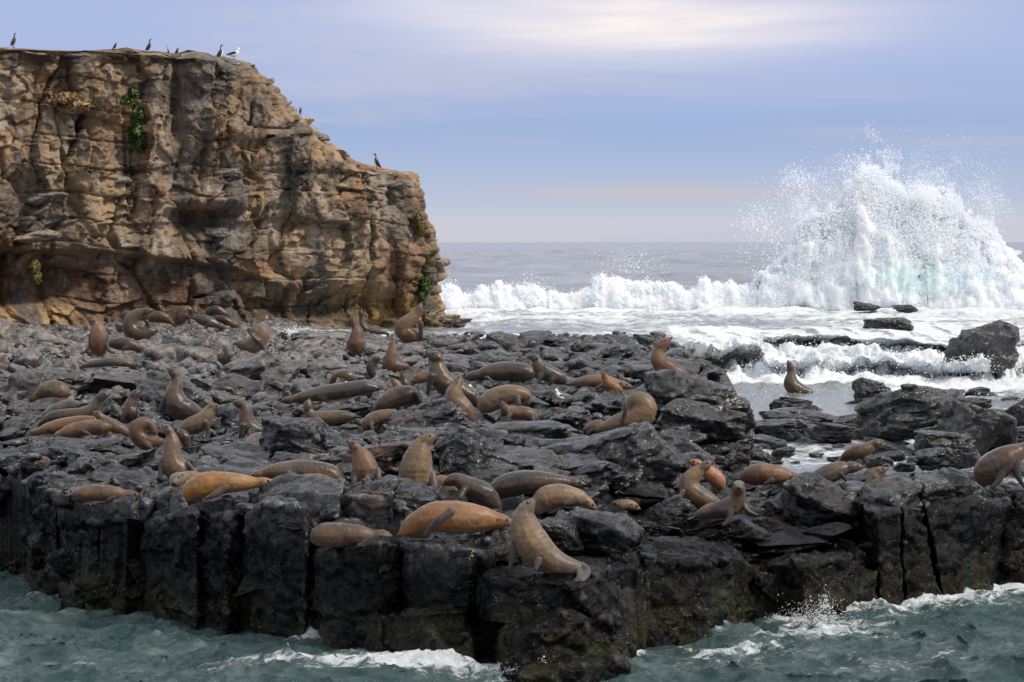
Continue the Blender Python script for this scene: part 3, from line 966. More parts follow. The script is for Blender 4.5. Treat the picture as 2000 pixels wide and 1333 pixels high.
def points_group():
    ng = bpy.data.node_groups.new('droplets', 'GeometryNodeTree')
    ng.interface.new_socket('Geometry', in_out='INPUT', socket_type='NodeSocketGeometry')
    ng.interface.new_socket('Geometry', in_out='OUTPUT', socket_type='NodeSocketGeometry')
    i = ng.nodes.new('NodeGroupInput'); o = ng.nodes.new('NodeGroupOutput')
    m = ng.nodes.new('GeometryNodeMeshToPoints')
    a = ng.nodes.new('GeometryNodeInputNamedAttribute'); a.data_type = 'FLOAT'; a.inputs[0].default_value = 'rad'
    s = ng.nodes.new('GeometryNodeSetMaterial'); s.inputs['Material'].default_value = M_SPRAY
    L = ng.links.new
    L(i.outputs[0], m.inputs['Mesh']); L(a.outputs[0], m.inputs['Radius'])
    L(m.outputs[0], s.inputs['Geometry']); L(s.outputs[0], o.inputs[0])
    return ng


NG = points_group()


def droplets(name, pts, rad, parent=None, **props):
    me = bpy.data.meshes.new(name)
    me.vertices.add(len(pts)); me.vertices.foreach_set('co', np.ascontiguousarray(pts, dtype=np.float32).ravel())
    a = me.attributes.new('rad', 'FLOAT', 'POINT'); a.data.foreach_set('value', np.ascontiguousarray(rad, dtype=np.float32))
    me.materials.append(M_SPRAY)
    o = link(name, me, parent, **props)
    m = o.modifiers.new('points', 'NODES'); m.node_group = NG
    return o


# ------------------------------------------------------------------ the breaker and the great plume of spray
_bx = np.array([800, 855, 880, 910, 945, 975, 1005, 1040, 1075, 1105, 1130, 1165, 1200, 1240, 1270, 1300, 1340, 1390, 1425, 1450, 1475, 1500, 1530, 1555, 1580, 1610, 1640, 1665, 1690, 1715, 1740, 1770, 1800, 1830, 1860, 1890, 1920, 1950, 1975, 2000, 2040, 2100, 2200], float)
_by = np.array([560, 548, 556, 560, 552, 540, 552, 566, 562, 556, 556, 540, 532, 534, 546, 540, 552, 534, 538, 550, 536, 506, 476, 440, 408, 392, 370, 336, 318, 334, 356, 362, 360, 376, 388, 404, 430, 456, 482, 506, 530, 545, 555], float)
BD = 157.0
BS = F / BD


def build_breaker():
    ncol, nrow = 900, 120
    pxs = np.linspace(790, 2230, ncol)
    Ht = (606 - np.interp(pxs, _bx, _by)) / BS
    q1 = np.stack([pxs * 0.035, pxs * 0, pxs * 0], 1)
    jets = np.abs(fbm(q1, 4, 171))
    ker = np.exp(-np.linspace(-2, 2, 41) ** 2); ker /= ker.sum()
    Hs = np.convolve(np.pad(Ht, 20, mode='edge'), ker, 'valid')
    Ht0 = Hs * 1.0
    Ht = np.where(Hs > 2.2, Hs * (0.84 + 0.10 * jets), Hs * (0.78 + 0.30 * jets))
    v = np.linspace(0.0, 1.0, nrow)
    A_ = v[None, :] * math.pi
    H2 = Ht[:, None]
    half = 0.55 + 0.26 * H2
    Z = 2.1 + (H2 + 0.25) * np.sin(A_) ** 0.85
    Y = BD - half * np.cos(A_) * (0.75 + 0.25 * np.sin(A_)) * (1 - 0.45 * np.sin(A_) ** 2)
    # the plume fans out: its upper part leans away from where the wave struck
    fan = (pxs[:, None] - 1740) / BS
    X = (pxs[:, None] - 1000) / BS + 0 * A_ + 0.0 * fan
    V = np.stack([X.ravel(), Y.ravel(), Z.ravel()], 1)
    Q = grid_quads(ncol, nrow)
    N = normals(V, Q)
    Hc = np.repeat(Ht, nrow)
    # streaks run up and out along the throw of the water
    ax = (V[:, 0] - 20.8); rr = np.hypot(ax, V[:, 2] - 1.0); th = np.arctan2(ax, V[:, 2] - 1.0)
    big = sstep(Hc, 2.0, 4.5)
    ps = np.stack([th * 4.5, rr * 0.75, V[:, 1] * 0.7], 1)
    pl = np.stack([V[:, 0] * 0.9, V[:, 2] * 1.2, V[:, 1] * 0.9], 1)
    st = big * fbm(ps, 5, 71, 0.6) + (1 - big) * fbm(pl, 5, 72, 0.6)
    d = (0.16 + 0.16 * big) * st + 0.10 * fbm(V * 2.6, 4, 73, 0.6)
    d += (0.14 + 0.30 * big) * np.abs(fbm(V * np.array([0.75, 0.75, 0.6]), 3, 75))
    V = V + N * d[:, None]
    core = mk_mesh('breaking_wave', V, Q, M_CORE)
    o = link('breaking_wave', core, kind='structure')
    N = normals(V, Q)
    # droplets thrown off the surface, thickest along the crests and upper edges
    top = np.interp(1000 + V[:, 0] * F / V[:, 1], _bx, _by)
    Hh = (606 - top) / BS
    rel = np.clip((V[:, 2] - 2.35) / np.maximum(Hh, 0.3), 0, 1)
    w1 = (0.22 + rel ** 1.5 * 1.2 + 0.8 * np.clip(N[:, 2], 0, 1) * rel) * (0.45 + sstep(Hh, 2.0, 6.0)) * (V[:, 1] < BD + 0.6)
    w1 *= np.clip(0.4 + 1.6 * vnoise(V * 1.3, 91), 0.05, 3)
    idx = rng.choice(len(V), 420000, p=w1 / w1.sum())
    base, nn = V[idx], N[idx]
    big = np.clip(Hh[idx] / 6.0, 0.12, 1.0)
    nz = np.clip(0.25 + 1.5 * fbm(base * 0.8, 3, 95), 0.03, 2.5)
    dist = rng.exponential(1.0, len(idx)) * (0.10 + 0.60 * big * (0.25 + 0.75 * rel[idx]) ) * nz
    dirv = nn * np.array([0.8, 0.8, 0.8]) + np.array([-0.10, 0, 0.75]) + rng.normal(size=nn.shape) * 0.32
    dirv /= np.linalg.norm(dirv, axis=1, keepdims=True)
    pts = base + dirv * dist[:, None] + rng.normal(size=nn.shape) * 0.05
    pts[:, 2] = np.maximum(pts[:, 2], 2.4)
    r = np.minimum(rng.lognormal(math.log(0.014), 0.5, len(idx)), 0.045) * np.exp(-dist * 0.16)
    # fine drifting mist high on the right, and stray drops over the low breaker
    def cloud(n, cx, cy, sx, sy, rr):
        q = np.stack([(cx + rng.normal(size=n) * sx - 1000) / BS, BD + rng.normal(size=n) * 1.2, CAM_H - (cy + rng.normal(size=n) * sy - HY) / BS], 1)
        k = fbm(q * 1.1, 3, 99) > 0.05
        q = q[k]
        return q, np.minimum(rng.lognormal(math.log(rr), 0.4, len(q)), 0.05)
    ex = [cloud(9000, 1850, 350, 50, 36, 0.010), cloud(3500, 1930, 400, 26, 26, 0.010), cloud(3200, 1556, 372, 18, 26, 0.013), cloud(2200, 1490, 450, 26, 32, 0.016),
          cloud(1200, 1240, 515, 34, 18, 0.012), cloud(2600, 1685, 326, 24, 14, 0.014), cloud(3500, 1600, 372, 34, 26, 0.012)]
    m = 620000
    fx = rng.uniform(1420, 2200, m); hh = np.interp(fx, pxs, Ht0)
    ok = rng.random(m) < np.clip((hh - 0.8) / 6.0, 0.02, 1)
    fx, hh = fx[ok], hh[ok]
    uu = np.clip(rng.normal(0.80, 0.20, len(fx)), 0.15, 1.35)
    fy = BD - (0.35 + 0.24 * hh) * np.clip(1.15 - uu, 0.05, 1) * rng.uniform(-0.5, 1.25, len(fx))
    fp = np.stack([(fx - 1000) / BS, fy, 2.3 + hh * uu * 1.02], 1)
    lump = fbm(fp * np.array([0.9, 0.9, 0.55]), 4, 191) + 0.5 * fbm(fp * 2.6, 3, 193)
    keep = lump > -0.55 + 1.15 * sstep(uu, 0.72, 1.12)
    fp = fp[keep]
    fr = np.minimum(rng.lognormal(math.log(0.013), 0.45, len(fp)), 0.035) * (1.15 - 0.5 * sstep(uu[keep], 0.8, 1.2))
    ex.append((fp, fr))
    pts = np.concatenate([pts] + [e[0] for e in ex]); r = np.concatenate([r] + [e[1] for e in ex])
    droplets('spray', pts, r, o, kind='stuff')


def ico(sub=1):
    bm = bmesh.new()
    bmesh.ops.create_icosphere(bm, subdivisions=sub, radius=1.0)
    V = np.array([v.co[:] for v in bm.verts]); T = np.array([[v.index for v in f.verts] for f in bm.faces])
    bm.free()
    return V, T


ICO_V, ICO_T = ico(2)


def sphere_union(C, R, stretch=None):
    n = len(C)
    R = np.asarray(R, float)
    S = R[:, None] * np.ones(3) if R.ndim == 1 else R
    V = (ICO_V[None] * S[:, None, :] + C[:, None, :]).reshape(-1, 3)
    T = (ICO_T[None] + (np.arange(n) * len(ICO_V))[:, None, None]).reshape(-1, 3)
    return V, T


build_breaker()

sp = SURF_PTS[0]
sp = np.repeat(sp, 3, 0) + rng.normal(size=(len(sp) * 3, 3)) * np.array([0.15, 0.2, 0.1]) + np.array([0, -0.2, 0.08])
droplets('rapids_spray', sp, np.minimum(rng.lognormal(math.log(0.010), 0.45, len(sp)), 0.028), kind='stuff')


def puff(cx, cy, sx, sy, D, n, r):
    q = np.stack([np.full(n, 0.0)] * 3, 1)
    a = rng.normal(size=n) * sx + cx; b = cy - np.abs(rng.normal(size=n)) * sy
    for k in range(3):
        pass
    DD = D + rng.normal(size=n) * 0.15
    q[:, 0] = (a - 1000) * DD / F; q[:, 1] = DD; q[:, 2] = CAM_H - (b - HY) * DD / F
    return q, np.minimum(rng.lognormal(math.log(r), 0.4, n), 0.02)


E = [puff(1600, 1212, 30, 18, 46.9, 700, .0045), puff(1612, 1188, 7, 14, 47.0, 160, .005), puff(1560, 1214, 22, 9, 46.7, 300, .0045),
     puff(700, 1294, 50, 6, 43.0, 500, .004), puff(1065, 1312, 14, 14, 41.3, 300, .0045),
     puff(1010, 1318, 30, 8, 41.2, 300, .004), puff(575, 658, 26, 9, 104.0, 700, .010), puff(430, 660, 10, 5, 104.0, 120, .010)]
droplets('shore_spray', np.concatenate([e[0] for e in E]), np.concatenate([e[1] for e in E]), kind='stuff')


# broken rock in the pool and stream on the right
for k in range(95):
    px = rw.uniform(1450, 2050); py = rw.uniform(772, 935)
    if px < 1660 and py < 800 or (1500 < px < 1620 and py > 855 and rw.random() < 0.6):
        continue
    z = float(surf_z(np.array([px]), np.array([py]))[0][0])
    D = F * (CAM_H - z) / (py - HY)
    wm = min(rw.lognormal(math.log(0.62), 0.45), 1.6); hm = wm * rw.uniform(0.3, 0.6)
    o = link('rock', PROTO_ME[k % 14], platform)
    o.matrix_world = rock_matrix(px, py - hm * F / D * 0.15, wm * F / D, hm * F / D, D, rw.normal() * 0.15, rw.normal() * 0.4, 0.9)

# ------------------------------------------------------------------ the cliff
_cy = np.array([80, 88, 92, 97, 103, 110, 118, 126, 140, 160, 195, 225, 275, 300, 312, 330, 340, 356, 375, 430, 485, 515, 538, 548, 590, 615, 628, 636, 660], float)
_cx = np.array([-420, -230, 0, 130, 290, 350, 430, 486, 506, 530, 558, 590, 640, 676, 690, 740, 798, 806, 815, 830, 850, 866, 868, 850, 857, 874, 900, 925, 945], float)


def cliff_base(px):
    return 112 + np.clip(px, -300, 950) / 930 * 14


def g2(px, py, cx, cy, rx, ry):
    return np.exp(-((px - cx) / rx) ** 2 - ((py - cy) / ry) ** 2)


def build_cliff():
    rows = np.concatenate([np.linspace(80, 128, 26), np.arange(130, 668, 2.0)])
    nu, nb = 430, 60
    u = np.linspace(0, 1, nu)
    R = len(rows)
    # little notches in the outline so that the edge is broken rock, not a curve
    qq = np.stack([rows * 0.09, rows * 0 + 3.1, rows * 0], 1)
    xr = np.interp(rows, _cy, _cx) + 7 * fbm(qq, 3, 5) * sstep(rows, 120, 150)
    PX = -380 + (xr[:, None] + 380) * (1 - (1 - u) ** 1.12)[None, :]
    PY = np.repeat(rows[:, None], nu, 1)
    D = cliff_base(PX)
    t = np.clip((PX - (xr[:, None] - 75)) / 75, 0, 1)
    D = D + 2.6 * (1 - np.sqrt(np.clip(1 - t ** 2, 0, 1)))
    Z = CAM_H - (PY - HY) * D / F
    # back columns
    tb = np.linspace(0, 1, nb + 1)[1:]
    DB = D[:, -1:] + 26 * tb[None, :] ** 1.3
    X0 = (PX - 1000) * D / F
    XB = X0[:, -1:] - 0.25 * 26 * tb[None, :]
    ZB = np.repeat(Z[:, -1:], nb, 1) - 0.15 * tb[None, :]
    X = np.concatenate([X0, XB], 1); Y = np.concatenate([D, DB], 1); Z = np.concatenate([Z, ZB], 1)
    PXf = np.concatenate([PX, np.repeat(PX[:, -1:], nb, 1)], 1).ravel()
    PYf = np.repeat(rows[:, None], nu + nb, 1).ravel()
    V = np.stack([X.ravel(), Y.ravel(), Z.ravel()], 1)
    Q = grid_quads(R, nu + nb)[:, ::-1]
    p = V.copy()
    wp = p + 0.38 * np.stack([vnoise(p * 0.5, 11), vnoise(p * 0.5, 12), 0.6 * vnoise(p * 0.5, 13)], 1)
    d = np.zeros(len(V))
    # great shapes: the undercut foot, its lip, the cave in the middle, bulges
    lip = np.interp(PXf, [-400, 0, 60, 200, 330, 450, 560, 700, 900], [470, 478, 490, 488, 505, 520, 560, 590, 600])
    und = sstep(PYf, lip - 3, lip + 10) * sstep(PXf, 640, 420)
    d -= 1.15 * und * (1 - 0.55 * sstep(PYf, 560, 640))
    d -= 1.9 * g2(PXf, PYf, 110, 545, 55, 45) + 1.2 * g2(PXf, PYf, 40, 590, 60, 26)
    d -= 2.0 * sstep(PYf, 402, 414) * g2(PXf, PYf, 385, 425, 60, 34)
    d += 0.9 * g2(PXf, PYf, 420, 392, 70, 16)
    d += 0.9 * g2(PXf, PYf, 690, 520, 110, 60) - 0.8 * g2(PXf, PYf, 600, 600, 200, 26)
    d += 0.9 * g2(PXf, PYf, 760, 420, 70, 60)
    d += 0.7 * sstep(PXf, 340, 352) * sstep(PXf, 500, 440) * sstep(PYf, 300, 240)
    d -= 0.8 * g2(PXf, PYf, 340, 200, 14, 70)
    d += 0.6 * fbm(p * 0.16, 3, 31)
    f1, f2, cv, fv = worley(wp * np.array([0.34, 0.34, 0.07]), 131, True)
    d += 0.7 * (cv - 0.5) + 0.5 * fv - 0.35 * np.exp(-((f2 - f1) / 0.05) ** 2) * sstep(fbm(p * 0.2, 2, 133), -0.2, 0.3)
    # ledges and joints
    zl = wp[:, 2] * 0.85 + 0.35 * vnoise(p * 0.22, 33)
    fr = zl - np.floor(zl)
    d += 0.16 * (_h(np.floor(zl).astype(np.int64), np.floor(wp[:, 0] * 0.16).astype(np.int64), np.zeros(len(V), np.int64), 3) - 0.5) * 2 * sstep(fr, 0, 0.06)
    d -= 0.16 * np.exp(-((fr - 0.03) / 0.035) ** 2) * sstep(fbm(p * 0.35, 2, 37), 0.0, 0.5)
    f1, f2, c, fa = worley(wp * np.array([0.42, 0.42, 0.27]), 41, True)
    d += 0.75 * (c - 0.5) + 1.3 * fa - 0.25 * np.exp(-((f2 - f1) / 0.04) ** 2) * sstep(fbm(p * 0.3, 2, 141), -0.1, 0.4)
    f1, f2, c, fa = worley(wp * np.array([0.85, 0.85, 1.0]), 43, True)
    d += 0.30 * (c - 0.5) + 0.9 * fa - 0.14 * np.exp(-((f2 - f1) / 0.05) ** 2) * sstep(fbm(p * 0.4, 2, 143), 0.0, 0.5)
    f1, f2, c3, fa = worley(wp * np.array([2.0, 2.0, 2.7]), 45, True)
    d += 0.12 * (c3 - 0.5) + 0.35 * fa
    d += 0.26 * fbm(p * np.array([1.1, 1.1, 0.9]), 5, 47) + 0.16 * np.abs(fbm(p * np.array([1.6, 1.6, 0.5]), 4, 49))
    edge = sstep(PYf, 82, 100)
    front = np.ones((R, nu + nb)); front[:, nu:] = 0.5; front = front.ravel()
    d *= front
    N = normals(V, Q)
    hd = N.copy(); hd[:, 2] *= 0.25
    # keep the outline where the photograph has it: only push outwards across the view a little near the silhouette
    sil = np.concatenate([1 - 0.6 * t, np.full((R, nb), 0.35)], 1).ravel()
    V = V + hd * (d * sil)[:, None] * np.array([0.6, 1, 1])
    # ------ colour of the stone itself
    n1 = fbm(p * 0.35, 4, 61); n2 = fbm(p * 1.2, 4, 63); n3 = fbm(p * np.array([0.9, 0.9, 0.25]), 4, 65)
    def lerp(a, b, k):
        return a + (np.array(b) - a) * np.clip(k, 0, 1)[:, None]
    C = np.tile(np.array([0.34, 0.245, 0.155]), (len(V), 1))
    C = lerp(C, (0.19, 0.165, 0.14), 0.85 * sstep(n1 + 0.5 * (c - 0.5), 0.05, 0.5))
    C = lerp(C, (0.46, 0.31, 0.15), sstep(n2, 0.1, 0.55) * 0.8)
    C = lerp(C, (0.26, 0.125, 0.065), 0.6 * sstep(fbm(p * 0.5, 4, 67), 0.2, 0.6))
    C = lerp(C, (0.46, 0.41, 0.34), sstep(n3, 0.28, 0.6) * 0.8)
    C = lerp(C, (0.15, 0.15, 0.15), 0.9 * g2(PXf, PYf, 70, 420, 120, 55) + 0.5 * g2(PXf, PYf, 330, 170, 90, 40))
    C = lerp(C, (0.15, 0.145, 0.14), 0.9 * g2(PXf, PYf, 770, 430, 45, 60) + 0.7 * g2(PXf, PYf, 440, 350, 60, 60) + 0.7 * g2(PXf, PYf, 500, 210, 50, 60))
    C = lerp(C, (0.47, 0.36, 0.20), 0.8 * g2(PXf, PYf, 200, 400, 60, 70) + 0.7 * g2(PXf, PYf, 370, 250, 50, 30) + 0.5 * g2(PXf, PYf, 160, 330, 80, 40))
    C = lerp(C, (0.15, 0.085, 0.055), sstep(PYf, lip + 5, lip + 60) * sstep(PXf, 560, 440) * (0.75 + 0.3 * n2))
    C = lerp(C, (0.27, 0.115, 0.05), g2(PXf, PYf, 480, 510, 90, 22) * (0.5 + 0.6 * n2) + 0.6 * g2(PXf, PYf, 690, 402, 40, 10) + 0.8 * g2(PXf, PYf, 740, 500, 30, 30))
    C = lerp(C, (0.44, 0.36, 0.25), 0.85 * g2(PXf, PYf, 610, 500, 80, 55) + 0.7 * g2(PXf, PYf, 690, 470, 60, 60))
    C = lerp(C, (0.46, 0.29, 0.07), (0.5 + 0.5 * n2) * (g2(PXf, PYf, 740, 600, 90, 50) + g2(PXf, PYf, 830, 610, 50, 45)))
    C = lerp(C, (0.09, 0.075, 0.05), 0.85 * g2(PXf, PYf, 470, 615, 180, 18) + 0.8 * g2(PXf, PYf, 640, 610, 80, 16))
    C = lerp(C, (0.10, 0.12, 0.03), (0.4 + 0.8 * n2) * (g2(PXf, PYf, 70, 525, 16, 26) + g2(PXf, PYf, 820, 560, 26, 40)))
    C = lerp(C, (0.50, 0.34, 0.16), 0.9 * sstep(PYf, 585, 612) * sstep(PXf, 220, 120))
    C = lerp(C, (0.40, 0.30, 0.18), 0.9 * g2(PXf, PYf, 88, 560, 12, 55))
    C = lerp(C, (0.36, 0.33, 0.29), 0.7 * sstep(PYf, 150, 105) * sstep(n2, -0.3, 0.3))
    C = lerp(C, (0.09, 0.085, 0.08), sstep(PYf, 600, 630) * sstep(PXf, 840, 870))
    grey = C.mean(1, keepdims=True) * np.array([1.04, 1.0, 0.95])
    C = (C * 0.74 + grey * 0.26) * np.array([0.80, 0.735, 0.67])
    C = lerp(C, (0.13, 0.12, 0.11), 0.8 * sstep(fbm(p * np.array([0.75, 0.75, 0.20]), 4, 151), 0.18, 0.5))
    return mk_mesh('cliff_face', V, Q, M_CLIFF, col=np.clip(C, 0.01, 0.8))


cliff = thing('sea_cliff', 'tall brown and grey layered cliff with a flat top, behind the seals', 'cliff', (-12, 118, 2.5))


def attach(o, root):
    o.parent = root
    o.matrix_parent_inverse = Matrix.Translation(root.location).inverted()


attach(link('cliff_face', build_cliff()), cliff)
# loose ledge stones standing proud of the face and along the rim
LEDGE = [rock_proto(600 + k, 12, 0.7, 0.04, 0.5, 0.05) for k in range(5)]
LEDGE_ME = [mk_mesh('ledge_stone', V, Q, M_CLIFF, col=np.tile(np.array([[.33, .27, .21], [.24, .22, .20], [.40, .32, .22], [.20, .18, .16], [.30, .24, .18]][k]), (len(V), 1)))
            for k, (V, Q) in enumerate(LEDGE)]
for k, (px, py, wp, hp) in enumerate([
        (782, 344, 36, 14), (742, 346, 60, 16), (712, 352, 44, 22), (770, 362, 70, 18), (806, 352, 16, 22), (664, 300, 40, 16), (630, 268, 30, 16),
        (600, 238, 30, 18), (486, 132, 26, 12), (450, 128, 40, 10), (400, 124, 46, 9), (330, 116, 50, 9), (240, 112, 60, 9), (150, 110, 60, 10),
        (60, 104, 60, 10), (858, 522, 26, 26), (846, 500, 30, 18), (838, 480, 24, 16), (690, 330, 30, 20), (560, 205, 22, 18), (526, 160, 22, 16),
        (420, 300, 60, 16), (500, 330, 60, 20), (430, 338, 90, 18), (560, 300, 40, 30), (600, 330, 40, 26), (230, 350, 60, 18), (300, 335, 50, 22),
        (90, 390, 90, 26), (180, 440, 80, 22), (60, 462, 110, 26), (380, 396, 80, 16), (470, 420, 40, 34), (420, 455, 50, 22), (650, 360, 60, 16),
        (720, 385, 60, 14), (760, 470, 36, 40), (880, 622, 40, 18), (905, 628, 36, 12), (850, 612, 30, 24)]):
    D = float(cliff_base(np.float64(px)))
    back = 1.2 if px > 480 and py < 360 else 0.15
    o = link('ledge_stone', LEDGE_ME[k % 5])
    o.matrix_world = rock_matrix(px, py, wp, hp, D + back, 0.0, math.pi * (k % 2), 0.7)
    M = o.matrix_world.copy()
    o.parent = cliff
    o.matrix_parent_inverse = Matrix.Translation(cliff.location).inverted()

# ------------------------------------------------------------------ fur seals
TONES = {   # back, flank
    'brown': ((0.068, 0.042, 0.03), (0.18, 0.1, 0.057)),
    'dark': ((0.04, 0.029, 0.024), (0.095, 0.06, 0.042)),
    'grey': ((0.066, 0.058, 0.052), (0.165, 0.124, 0.088)),
    'steel': ((0.07, 0.07, 0.073), (0.15, 0.14, 0.128)),
    'olive': ((0.088, 0.076, 0.060), (0.225, 0.155, 0.085)),
    'tan': ((0.135, 0.095, 0.062), (0.3, 0.205, 0.128)),
    'ochre': ((0.17, 0.09, 0.028), (0.38, 0.18, 0.042)),
    'orange': ((0.16, 0.075, 0.030), (0.36, 0.165, 0.052)),
    'pink': ((0.3, 0.125, 0.07), (0.44, 0.19, 0.105)),
    'chestnut': ((0.085, 0.042, 0.026), (0.24, 0.108, 0.05)),
}
FLIP = np.array([0.040, 0.035, 0.034])
MEET = []          # silhouettes of the animals: (px, py, r, distance)


def catmull(P_, n=10):
    P_ = np.array(P_, float)
    Q_ = np.vstack([2 * P_[0] - P_[1], P_, 2 * P_[-1] - P_[-2]])
    out = []
    for i in range(1, len(Q_) - 2):
        a, b, c, d_ = Q_[i - 1], Q_[i], Q_[i + 1], Q_[i + 2]
        for t in np.linspace(0, 1, n, endpoint=False):
            out.append(0.5 * (2 * b + (c - a) * t + (2 * a - 5 * b + 4 * c - d_) * t * t + (3 * b - 3 * c + d_ - a) * t ** 3))
    out.append(Q_[-2])
    return np.array(out)


def to_world(S, D):
    """rows of px, py, r, depth shift -> xyz, radius in metres"""
    Dd = D + S[:, 3]
    k = Dd / F
    return np.stack([(S[:, 0] - 1000) * k, Dd, CAM_H - (S[:, 1] - HY) * k], 1), S[:, 2] * k


def pad(pts, last):
    return [tuple(p) + (last,) * (4 - len(p)) if len(p) < 4 else tuple(p) for p in pts]


def seal(label, tone, spine, fore=(), hind=None, D=None, lean=0.0, foot=None, wrinkle=0.0, group='fur seals hauled out on the rocks'):
    """spine: photo points from tail to nose (px, py, radius[, depth]); fore: fore flippers as photo polylines; hind: hind flipper polylines"""
    sp = [list(p) + [0.0] * (4 - len(p)) for p in spine]
    if lean:
        for k, p in enumerate(sp):
            p[3] += lean * (k / (len(sp) - 1) - 0.5)
    for p in sp[:-1]:
        p[2] *= 1.06
    if len(sp) > 4:
        sp[-3][2] *= 0.90; sp[-2][2] *= 1.15; sp[-1][2] *= 0.92
    hx, hy, hr = sp[-2][:3]
    ddx, ddy = sp[-1][0] - hx, sp[-1][1] - hy
    ll = math.hypot(ddx, ddy) + 1e-6
    if ll < 1.2 * hr and abs(sp[-1][3] - sp[-2][3]) < 0.08:
        sp[-1][0], sp[-1][1] = hx + ddx / ll * 1.2 * hr, hy + ddy / ll * 1.2 * hr
    sp[-1][2] = min(max(sp[-1][2], 0.40 * hr), 0.55 * hr)
    if not fore:
        i0 = max(1, int(round(0.55 * (len(sp) - 1))))
        a, b = sp[i0], sp[max(i0 - 1, 0)]
        tx, ty = b[0] - a[0], b[1] - a[1]
        ln = math.hypot(tx, ty) + 1e-6
        tx, ty, r0 = tx / ln, ty / ln, a[2]
        sh = -r0 * 0.0085
        fore = [[(a[0], a[1] + 0.25 * r0, 0.40 * r0, a[3] + sh), (a[0] + tx * r0 * 0.6, a[1] + ty * r0 * 0.6 + 0.65 * r0, 0.32 * r0, a[3] + sh * 1.15), (a[0] + tx * r0 * 1.3, a[1] + ty * r0 * 1.2 + 0.95 * r0, 0.17 * r0, a[3] + sh * 1.1)]]
    low = max(sp[:-2] if len(sp) > 3 else sp, key=lambda p: p[1] + p[2])
    if D is None:
        fy = foot if foot else low[1] + low[2] * 0.92
        D = ray_ground(low[0], fy) + low[2] * 0.5 * 50 / F
    s = F / D
    C = catmull(sp, 9)
    C[:, 2] = np.maximum(C[:, 2], 2.0)
    # resample so that the beads overlap well
    W, R = to_world(C, D)
    L = np.concatenate([[0], np.cumsum(np.linalg.norm(np.diff(W, axis=0), axis=1))])
    keep, last = [0], 0.0
    for i in range(1, len(W)):
        if L[i] - last > 0.28 * min(R[i], R[keep[-1]]):
            keep.append(i); last = L[i]
    if keep[-1] != len(W) - 1:
        keep.append(len(W) - 1)
    W, R, Lk = W[keep], R[keep], L[keep] / L[-1]
    cen, rad, tag = [W], [np.stack([R, R * 1.05, R], 1)], [np.zeros(len(W))]
    minr = 1.9 / s
    for fl in fore:
        q = np.array([list(p) + [0.0] * (4 - len(p)) for p in fl], float)
        q[:, 3] += 0.0
        qc = catmull(q, 10)
        w_, r_ = to_world(qc, D)
        r_ = np.maximum(r_, minr)
        cen.append(w_); rad.append(np.stack([r_, r_ * 0.75, r_], 1)); tag.append(np.ones(len(w_)))
    # hind flippers: two narrow fans behind the tail unless given
    if hind is None:
        t0, t1 = sp[0], sp[1]
        vx, vy = t0[0] - t1[0], t0[1] - t1[1]
        nn = math.hypot(vx, vy) + 1e-6
        vx, vy = vx / nn, vy / nn
        ln = max(12.0, 0.16 * s)
        hind = [[(t0[0], t0[1], max(t0[2] * 0.7, 3), t0[3]), (t0[0] + vx * ln * 0.5, t0[1] + vy * ln * 0.5 + 1, 3.4, t0[3] + sgn * 0.05), (t0[0] + vx * ln, t0[1] + vy * ln + 2 + sgn, 2.6, t0[3] + sgn * 0.09)] for sgn in (-1, 1)]
    for fl in hind:
        q = np.array([list(p) + [0.0] * (4 - len(p)) for p in fl], float)
        w_, r_ = to_world(catmull(q, 10), D)
        r_ = np.maximum(r_, minr)
        cen.append(w_); rad.append(np.stack([r_, r_ * 0.8, r_], 1)); tag.append(np.ones(len(w_)))
    base = P(low[0], low[1] + low[2], D)
    Call = np.concatenate(cen); Rall = np.concatenate(rad); tg = np.concatenate(tag)
    V, T = sphere_union(Call - base, Rall)
    vox = 1.9 / s
    V, Q = remesh(V, T, vox)
    V = relax(V, Q, 3, 0.5)
    # which bead is nearest: position along the body, and flipper or not
    Vw = V + base
    near = np.empty(len(V), int)
    for a in range(0, len(V), 4000):
        dd = (np.linalg.norm(Vw[a:a + 4000, None, :] - Call[None], axis=2) - Rall[None, :, 0])
        near[a:a + 4000] = dd.argmin(1)
    isf = tg[near]
    along = np.where(near < len(Lk), Lk[np.minimum(near, len(Lk) - 1)], 0.6)
    N = normals(V, Q)
    rr = Rall[near, 0]
    sd_ = abs(hash(label)) % 997 if False else sum(ord(ch) for ch in label) % 997
    p = V / max(R.max(), 0.05)
    V = V + N * (0.03 * rr * fbm(p * 1.6, 3, sd_))[:, None]
    fold = np.sin(along * 62 + 5.0 * vnoise(p * 1.3, sd_ + 3)) * sstep(vnoise(p * 1.1, sd_ + 5), -0.1, 0.5)
    neckz = np.exp(-((along - 0.70) / 0.12) ** 2) * (1 - isf)
    V = V + N * ((0.006 + 0.03 * wrinkle) * rr * fold * neckz)[:, None]
    # coat
    back, flank = (np.array(c) * np.array([0.80, 0.74, 0.70]) for c in TONES[tone])
    n1 = fbm(p * 1.1, 4, sd_ + 11); n2 = fbm(p * 9.0, 3, sd_ + 13)
    k = np.clip(0.46 + 0.60 * n1 + 0.15 * n2 - 0.50 * N[:, 2], 0, 1)[:, None]
    c = back * (1 - k) + flank * k
    chest = (np.exp(-((along - 0.66) / 0.16) ** 2) * np.clip(-N[:, 1] * 0.6 + 0.2, 0, 1) * (1 - isf))[:, None]
    c = c * (1 - 0.45 * chest) + np.array([0.32, 0.205, 0.11]) * 0.45 * chest
    gold = (sstep(fbm(p * 0.9, 3, sd_ + 17), 0.12, 0.55) * (1 - isf) * 0.42)[:, None]
    c = c * (1 - gold) + np.array([0.23, 0.125, 0.05]) * gold
    muz = sstep(along, 0.93, 0.985)[:, None]
    c = c * (1 - 0.5 * muz) + np.array([0.16, 0.085, 0.05]) * 0.5 * muz
